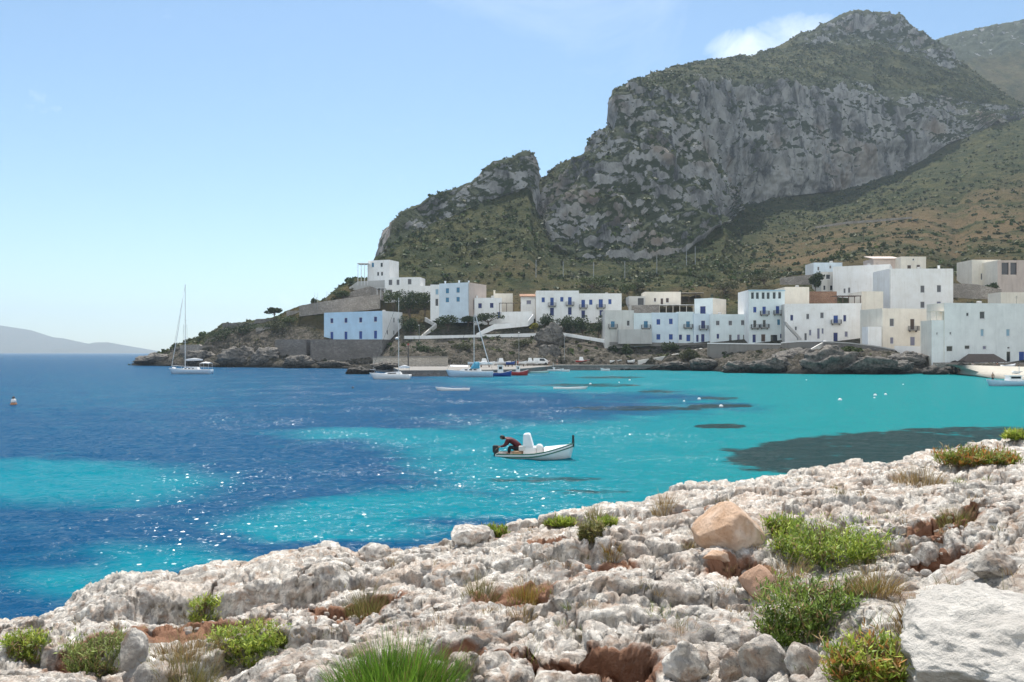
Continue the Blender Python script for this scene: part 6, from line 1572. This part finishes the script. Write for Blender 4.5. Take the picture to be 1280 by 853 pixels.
pr.build('pulpit', alu, sl_)
# --- sailboat moored at the middle of the quay
wl = loc_water(588, 471.6); s = wl.y/FPX; L = 56*s
sm_ = empty('moored_yacht', ((560-640)*s+L, wl.y, 0), 'pale blue hulled yacht with a blue sprayhood moored along the quay', 'sailboat', None, R(178))
add_hull(sm_, L, 2.9, 1.15, 1.1, 1.45, .4, gelb, .8, .06, gel, gel, .08, navy)
cb = MB(); cb.loft([[(.25*L,-.9,1.1),(.78*L,-.6,1.2),(.78*L,.6,1.2),(.25*L,.9,1.1)], [(.28*L,-.75,1.75),(.68*L,-.45,1.6),(.68*L,.45,1.6),(.28*L,.75,1.75)]]); c_ = cb.build('cabin', gel, sm_, None, False, True, .06)
for k in range(3):
    for sy in (-1, 1): MB().box((.36+.1*k)*L, sy*.80-.05, 1.35, (.42+.1*k)*L, sy*.80+.05, 1.55).build('porthole', glass, c_)
mx = L-(592.5-560)*s; H_ = (471.6-393)*s
mast_set(sm_, mx, H_, .075, (mx-.2, mx-3.6, 2.5), [((mx,0,H_*.98),(L*1.02,0,1.5)), ((mx,0,H_),(0,0,1.2))], (H_*.5,), 1.6)
MB().tube([(mx-.3,.2,H_*.99),(mx-1.6,.2,H_*.6),(mx-2.9,.2,2.8)], .10, 8).build('gaff', alu, sm_)
sh = MB(); sh.loft([[(.30*L,-.9,1.7),(.30*L,-.7,2.9),(.30*L,.7,2.9),(.30*L,.9,1.7)],[(.40*L,-.9,1.7),(.40*L,-.6,3.0),(.40*L,.6,3.0),(.40*L,.9,1.7)],[(.50*L,-.8,1.65),(.47*L,-.4,2.2),(.47*L,.4,2.2),(.50*L,.8,1.65)]], False, True); sh.build('sprayhood', bluec, sm_, None, True)
aw = MB(); aw.loft([[(.55*L,-.7,2.0),(.55*L,0,2.35),(.55*L,.7,2.0)],[(.95*L,-.4,2.1),(.95*L,0,2.4),(.95*L,.4,2.1)]], False, False); ao = aw.build('awning', canvas, sm_); ao.modifiers.new('s', 'SOLIDIFY').thickness = .04
# --- work boats
def workboat(label, px0, px1, py, mat, bow=1, cab=(.25,.55,1.5), rz=0, B=2.0, fb=(.75,.7,1.2), tr=.75, name='work_boat', deckm=None):
    wl = loc_water((px0+px1)/2, py); s = wl.y/FPX; L = (px1-px0)*s
    o = empty(name, ((px0-640)*s+(0 if bow > 0 else L), wl.y, 0), label, 'boat', None, R(0 if bow > 0 else 180)+R(rz))
    add_hull(o, L, B, fb[0], fb[1], fb[2], .3, mat, tr, .18, deckm or teak, gel, .06)
    if cab:
        a, b_, h_ = cab; c = MB(); c.loft([[(a*L,-.6,fb[1]-.2),(b_*L,-.6,fb[1]-.2),(b_*L,.6,fb[1]-.2),(a*L,.6,fb[1]-.2)],[(a*L+.05,-.52,fb[1]+h_),(b_*L-.12,-.52,fb[1]+h_),(b_*L-.12,.52,fb[1]+h_),(a*L+.05,.52,fb[1]+h_)]]); c_ = c.build('wheelhouse', gel, o, None, False, True, .04)
        for sy in (-1, 1): MB().box(a*L+.25, sy*.56-.03, fb[1]+h_*.5, b_*L-.3, sy*.56+.03, fb[1]+h_*.85).build('porthole', glass, c_)
        MB().box(a*L-.1, -.62, fb[1]+h_+.004, b_*L, .62, fb[1]+h_+.08).build('cabin_roof', gel, c_)
        MB().tube([(a*L+.1,0,fb[1]+h_+.085),(a*L+.1,0,fb[1]+h_+1.4)], .04, 6).build('aerial', alu, o)
    return o
workboat('deep blue fishing boat with a white wheelhouse moored behind the yacht', 614.5, 639, 470.6, navy, 1, (.3,.6,1.5), 4, 2.0)
workboat('red fishing boat moored at the bend of the quay', 640, 660, 469.6, redp, 1, (.25,.5,1.2), 6, 1.9, (.8,.75,1.25))
workboat('small pale green rowing boat off the end of the red boat', 660, 686, 466.6, greenh, 1, None, 3, 1.6, (.4,.36,.6))
workboat('white rowing boat tied up under the landing strip', 684, 704, 464.2, gel, 1, (.35,.5,.5), 0, 1.6, (.45,.4,.7))
workboat('white stubby dinghy moored under the left end of the landing strip', 701, 712, 464.6, gel, -1, None, 0, 1.3, (.5,.45,.7))
workboat('white tender floating under the middle of the landing strip', 751, 762, 463.8, gel, -1, None, 0, 1.3, (.55,.5,.8))
workboat('white motorboat lying off the beach at the right edge', 1233, 1296, 482.5, gelb, -1, (.35,.62,.75), 3, 2.2, (.75,.7,.95), .8, 'motor_boat', gel)
workboat('low white dinghy adrift left of the moored boats', 546, 587, 488.2, gel, -1, None, 2, 1.4, (.26,.22,.42), .7, 'dinghy', gel)
workboat('low white dinghy adrift between the moored boats and the white floats', 692, 733, 486.6, gel, 1, None, -2, 1.4, (.22,.2,.34), .7, 'dinghy', gel)
# --- boats ashore
def beached(label, px, py, wpx, Y, mat, z, cabin=False, rz=0, B=1.7):
    s = Y/FPX; L = wpx*s
    o = empty('beached_boat', ((px-640)*s-L/2, Y, z), label, 'boat', None, R(rz))
    add_hull(o, L, B, .75, .7, 1.0, .02, mat, .72, .1, gel, gel, .06)
    if cabin: MB().loft([[(.25*L,-.5,.6),(.6*L,-.5,.6),(.6*L,.5,.6),(.25*L,.5,.6)],[(.3*L,-.42,1.7),(.52*L,-.42,1.7),(.52*L,.42,1.7),(.3*L,.42,1.7)]]).build('wheelhouse', gel, o, None, False, True, .04)
    st = MB()
    for t in (.25, .7): st.box(t*L-.12, -.7, -.45, t*L+.12, .7, .05)
    st.build('cradle', wood, o)
    return o
zq = 1.9
beached('red and white boat with a wheelhouse hauled out on the landing strip', 728, 452, 17, 222.5, redp, zq, True)
beached('white boat on a cradle right of the hauled out red and white boat', 769.5, 453, 14, 222.5, gel, zq)
beached('small white boat on a cradle under the big dark bush', 789, 453, 9, 222.5, gel, zq)
beached('white boat standing behind the blue fishing boat on the quay', 628, 452, 20, 205, gel, 1.7, True)
beached('white boat standing behind the red fishing boat on the quay', 664, 452, 17, 213, gel, 1.7, True)
beached('white boat with a low cabin hauled out behind the yacht on the quay', 607, 455, 22, 196, gel, 1.7, True)
beached('small white boat on a cradle left of the white van on the quay', 652, 454, 12, 206, gel, 1.7)
beached('little blue boat on a cradle behind the deep blue fishing boat', 638, 454, 11, 203, navy, 1.7)
beached('pale blue boat hauled out behind the sprayhood of the moored yacht', 592, 455, 14, 199, gelb, 1.7)
beached('white boat drawn up on the beach by the blue door', 1262, 462, 17, 158, gel, 1.6, False, 8)
beached('white boat drawn up at the water behind the motorboat', 1278, 470, 22, 146, gel, .7, False, -5)
beached('white boat drawn up on the beach at the far right', 1292, 466, 20, 152, gel, 1.2, True)

# --- cars parked on the quay seen as small pale vehicles among the boats
def car(label, px, Y, z, mat, rz=0):
    o = empty('parked_van', ((px-640)/FPX*Y, Y, z), label, 'van', None, R(rz))
    b = MB(); b.loft([[(-2.1,-.85,.35),(2.1,-.85,.35),(2.1,.85,.35),(-2.1,.85,.35)],[(-2.1,-.85,1.0),(2.15,-.85,.95),(2.15,.85,.95),(-2.1,.85,1.0)],[(-2.0,-.75,1.85),(.9,-.75,1.85),(.9,.75,1.85),(-2.0,.75,1.85)]]); bo = b.build('body', mat, o, None, False, True, .06)
    for sy in (-1, 1):
        MB().loft([[(-.4,sy*.84,1.08),(1.2,sy*.84,1.05),(.8,sy*.765,1.72),(-.4,sy*.765,1.72)],[(-.4,sy*.86,1.08),(1.2,sy*.86,1.05),(.8,sy*.785,1.72),(-.4,sy*.785,1.72)]]).build('side_window', glass, bo)
        for xx in (-1.3, 1.3):
            w_ = MB().tube([(xx,sy*.72,.32),(xx,sy*.9,.32)], .32, 14); w_.build('wheel', rub, o)
    return o
car('white van parked on the quay in front of the brown rock mass', 676, 219, 1.46, gel, 4)
# --- buoys and floats
def buoy(label, px, py, r, mat, top=None, group=None):
    wl = loc_water(px, py); o = empty('buoy', (wl.x, wl.y, 0), label, 'buoy', group)
    MB().lathe([(.02,-r*.8),(r*.7,-r*.6),(r,0),(r*.75,r*.65),(r*.2,r),(.02,r*1.02)], 14).build('float', mat, o, None, True)
    MB().tube([(0,0,r*.9),(0,0,r*1.5)], r*.14, 6).build('ring', top or iron, o)
    return o
orange = simple('faded_orange_plastic', (.42,.20,.10), .5)
wl = loc_water(17, 506); bo = empty('marker_buoy', (wl.x, wl.y, 0), 'lone orange and white marker buoy near the left edge', 'buoy')
MB().lathe([(.05,-.3),(.26,-.15),(.28,.12),(.2,.2)], 16).build('float', orange, bo, None, True); MB().lathe([(.2,.2),(.23,.25),(.2,.48),(.14,.54)], 16).build('white_band', gel, bo, None, True); MB().lathe([(.14,.54),(.12,.62),(.09,.74),(.03,.78)], 12).build('cap', iron, bo, None, True)
FL = [(874,499.5,.20,'white float over the left end of the two dark weed streaks'), (901.5,508.6,.2,'white float above the lower dark weed streak'), (855,502.4,.14,'small white float left of the dark weed streaks'), (1050,500.6,.22,'lone white float in the middle of the green water'), (1094,494.5,.2,'left float of the pair in the green water at the right'), (1107,493.6,.17,'right float of the pair in the green water at the right'),
      (738,480.6,.2,'white float right of the long low dinghy'), (787,475.6,.2,'white float off the landing strip'), (774,478.6,.14,'small float on a dark weed streak off the landing strip'), (730,485.2,.14,'small float touching the end of the long low dinghy'), (582,487.6,.22,'white float at the end of the left dinghy'), (1008,475.4,.12,'tiny float off the big dark rocks'), (1129,481,.12,'tiny float off the pale flat rock'), (1093,498,.12,'tiny float just below the pair of floats')]
for px, py, r, lab in FL: buoy(lab, px, py, r, gel)
wl = loc_water(441, 485); buoy('dark float in the blue water left of the moored sloop', 441, 485.4, .18, rub)
# --- people on the beach and quay
def figure(label, px, py, Y, top, low, skinm=skin, face=0, hgt=1.7, z=None):
    zz = EYE-(py-HOR)/FPX*Y if z is None else z
    o = empty('person', ((px-640)/FPX*Y, Y, zz), label, 'person', None, R(face)); k = hgt/1.7
    J = [(0,0,.95,.13,.10),(0,0,1.2,.13,.09),(0,0,1.42,.15,.09),(0,0,1.52,.05),(0,.01,1.62,.085,.10),(.09,0,.88,.085),(.10,.02,.48,.06),(.10,-.02,.06,.045),(.10,.12,.03,.035),(-.09,0,.88,.085),(-.10,-.04,.48,.06),(-.10,-.08,.06,.045),(-.10,.04,.03,.035),(.19,0,1.40,.055),(.25,.02,1.12,.042),(.24,.12,.88,.032),(.24,.15,.80,.03),(-.19,0,1.40,.055),(-.25,.02,1.12,.042),(-.24,.10,.88,.032),(-.24,.13,.80,.03)]
    J = [tuple(c*k for c in j) for j in J]
    body('body', J, [(0,1),(1,2),(2,3),(3,4),(0,5),(5,6),(6,7),(7,8),(0,9),(9,10),(10,11),(11,12),(2,13),(13,14),(14,15),(15,16),(2,17),(17,18),(18,19),(19,20)], skinm, o, 1)
    if top: body('shirt', [tuple(c*k for c in j) for j in [(0,0,.98,.145,.115),(0,0,1.2,.145,.105),(0,0,1.42,.165,.105),(.19,0,1.40,.07),(.235,.01,1.2,.058),(-.19,0,1.40,.07),(-.235,.01,1.2,.058)]], [(0,1),(1,2),(2,3),(3,4),(2,5),(5,6)], top, o, 1)
    body('shorts', [tuple(c*k for c in j) for j in [(0,0,.97,.145,.115),(.09,0,.85,.1),(.10,.015,.6,.085),(-.09,0,.85,.1),(-.10,-.02,.6,.085)]], [(0,1),(1,2),(0,3),(3,4)], low, o, 1)
    link('hair', mesh_np('hair', hv*np.array([.095,.105,.10])*k+np.array([0,-.015,1.66])*k, hf, True), hair, o)
    return o
shirtw = simple('white_cotton', (.7,.7,.7), .9); shirtg = simple('grey_cotton', (.2,.2,.21), .9); swim = simple('dark_swimwear', (.02,.025,.05), .7); shirtr = simple('red_cotton', (.4,.06,.05), .9)
figure('bather in dark shorts standing in the shallows beside the motorboat', 1241, 476.6, 133, None, swim, face=180, z=-.25)
figure('person in dark clothes at the left end of the beach', 1198.5, 467, 171, shirtg, swim, face=150)
figure('person standing by the dark stones near the beach wall', 1192.5, 466, 174, shirtg, swim, face=20)
figure('person with a dark top walking on the pale sand of the beach', 1233, 467.6, 160, shirtg, swim, face=90)
figure('person in a reddish top before the beach wall', 1247, 463.4, 166, shirtr, swim, face=200)
figure('person in white standing at the beach wall under the thatch shelter', 1216, 463, 172, shirtw, swim, face=180)
figure('person in white on the quay near the white van', 686, 457.4, 217, shirtw, swim, face=180)
figure('person in dark clothes on the landing strip below the outcrop', 696.5, 456.6, 219, shirtg, swim, face=10)
figure('person in a red top on the quay beside the red boat', 647, 459.6, 186, shirtr, swim, face=180)
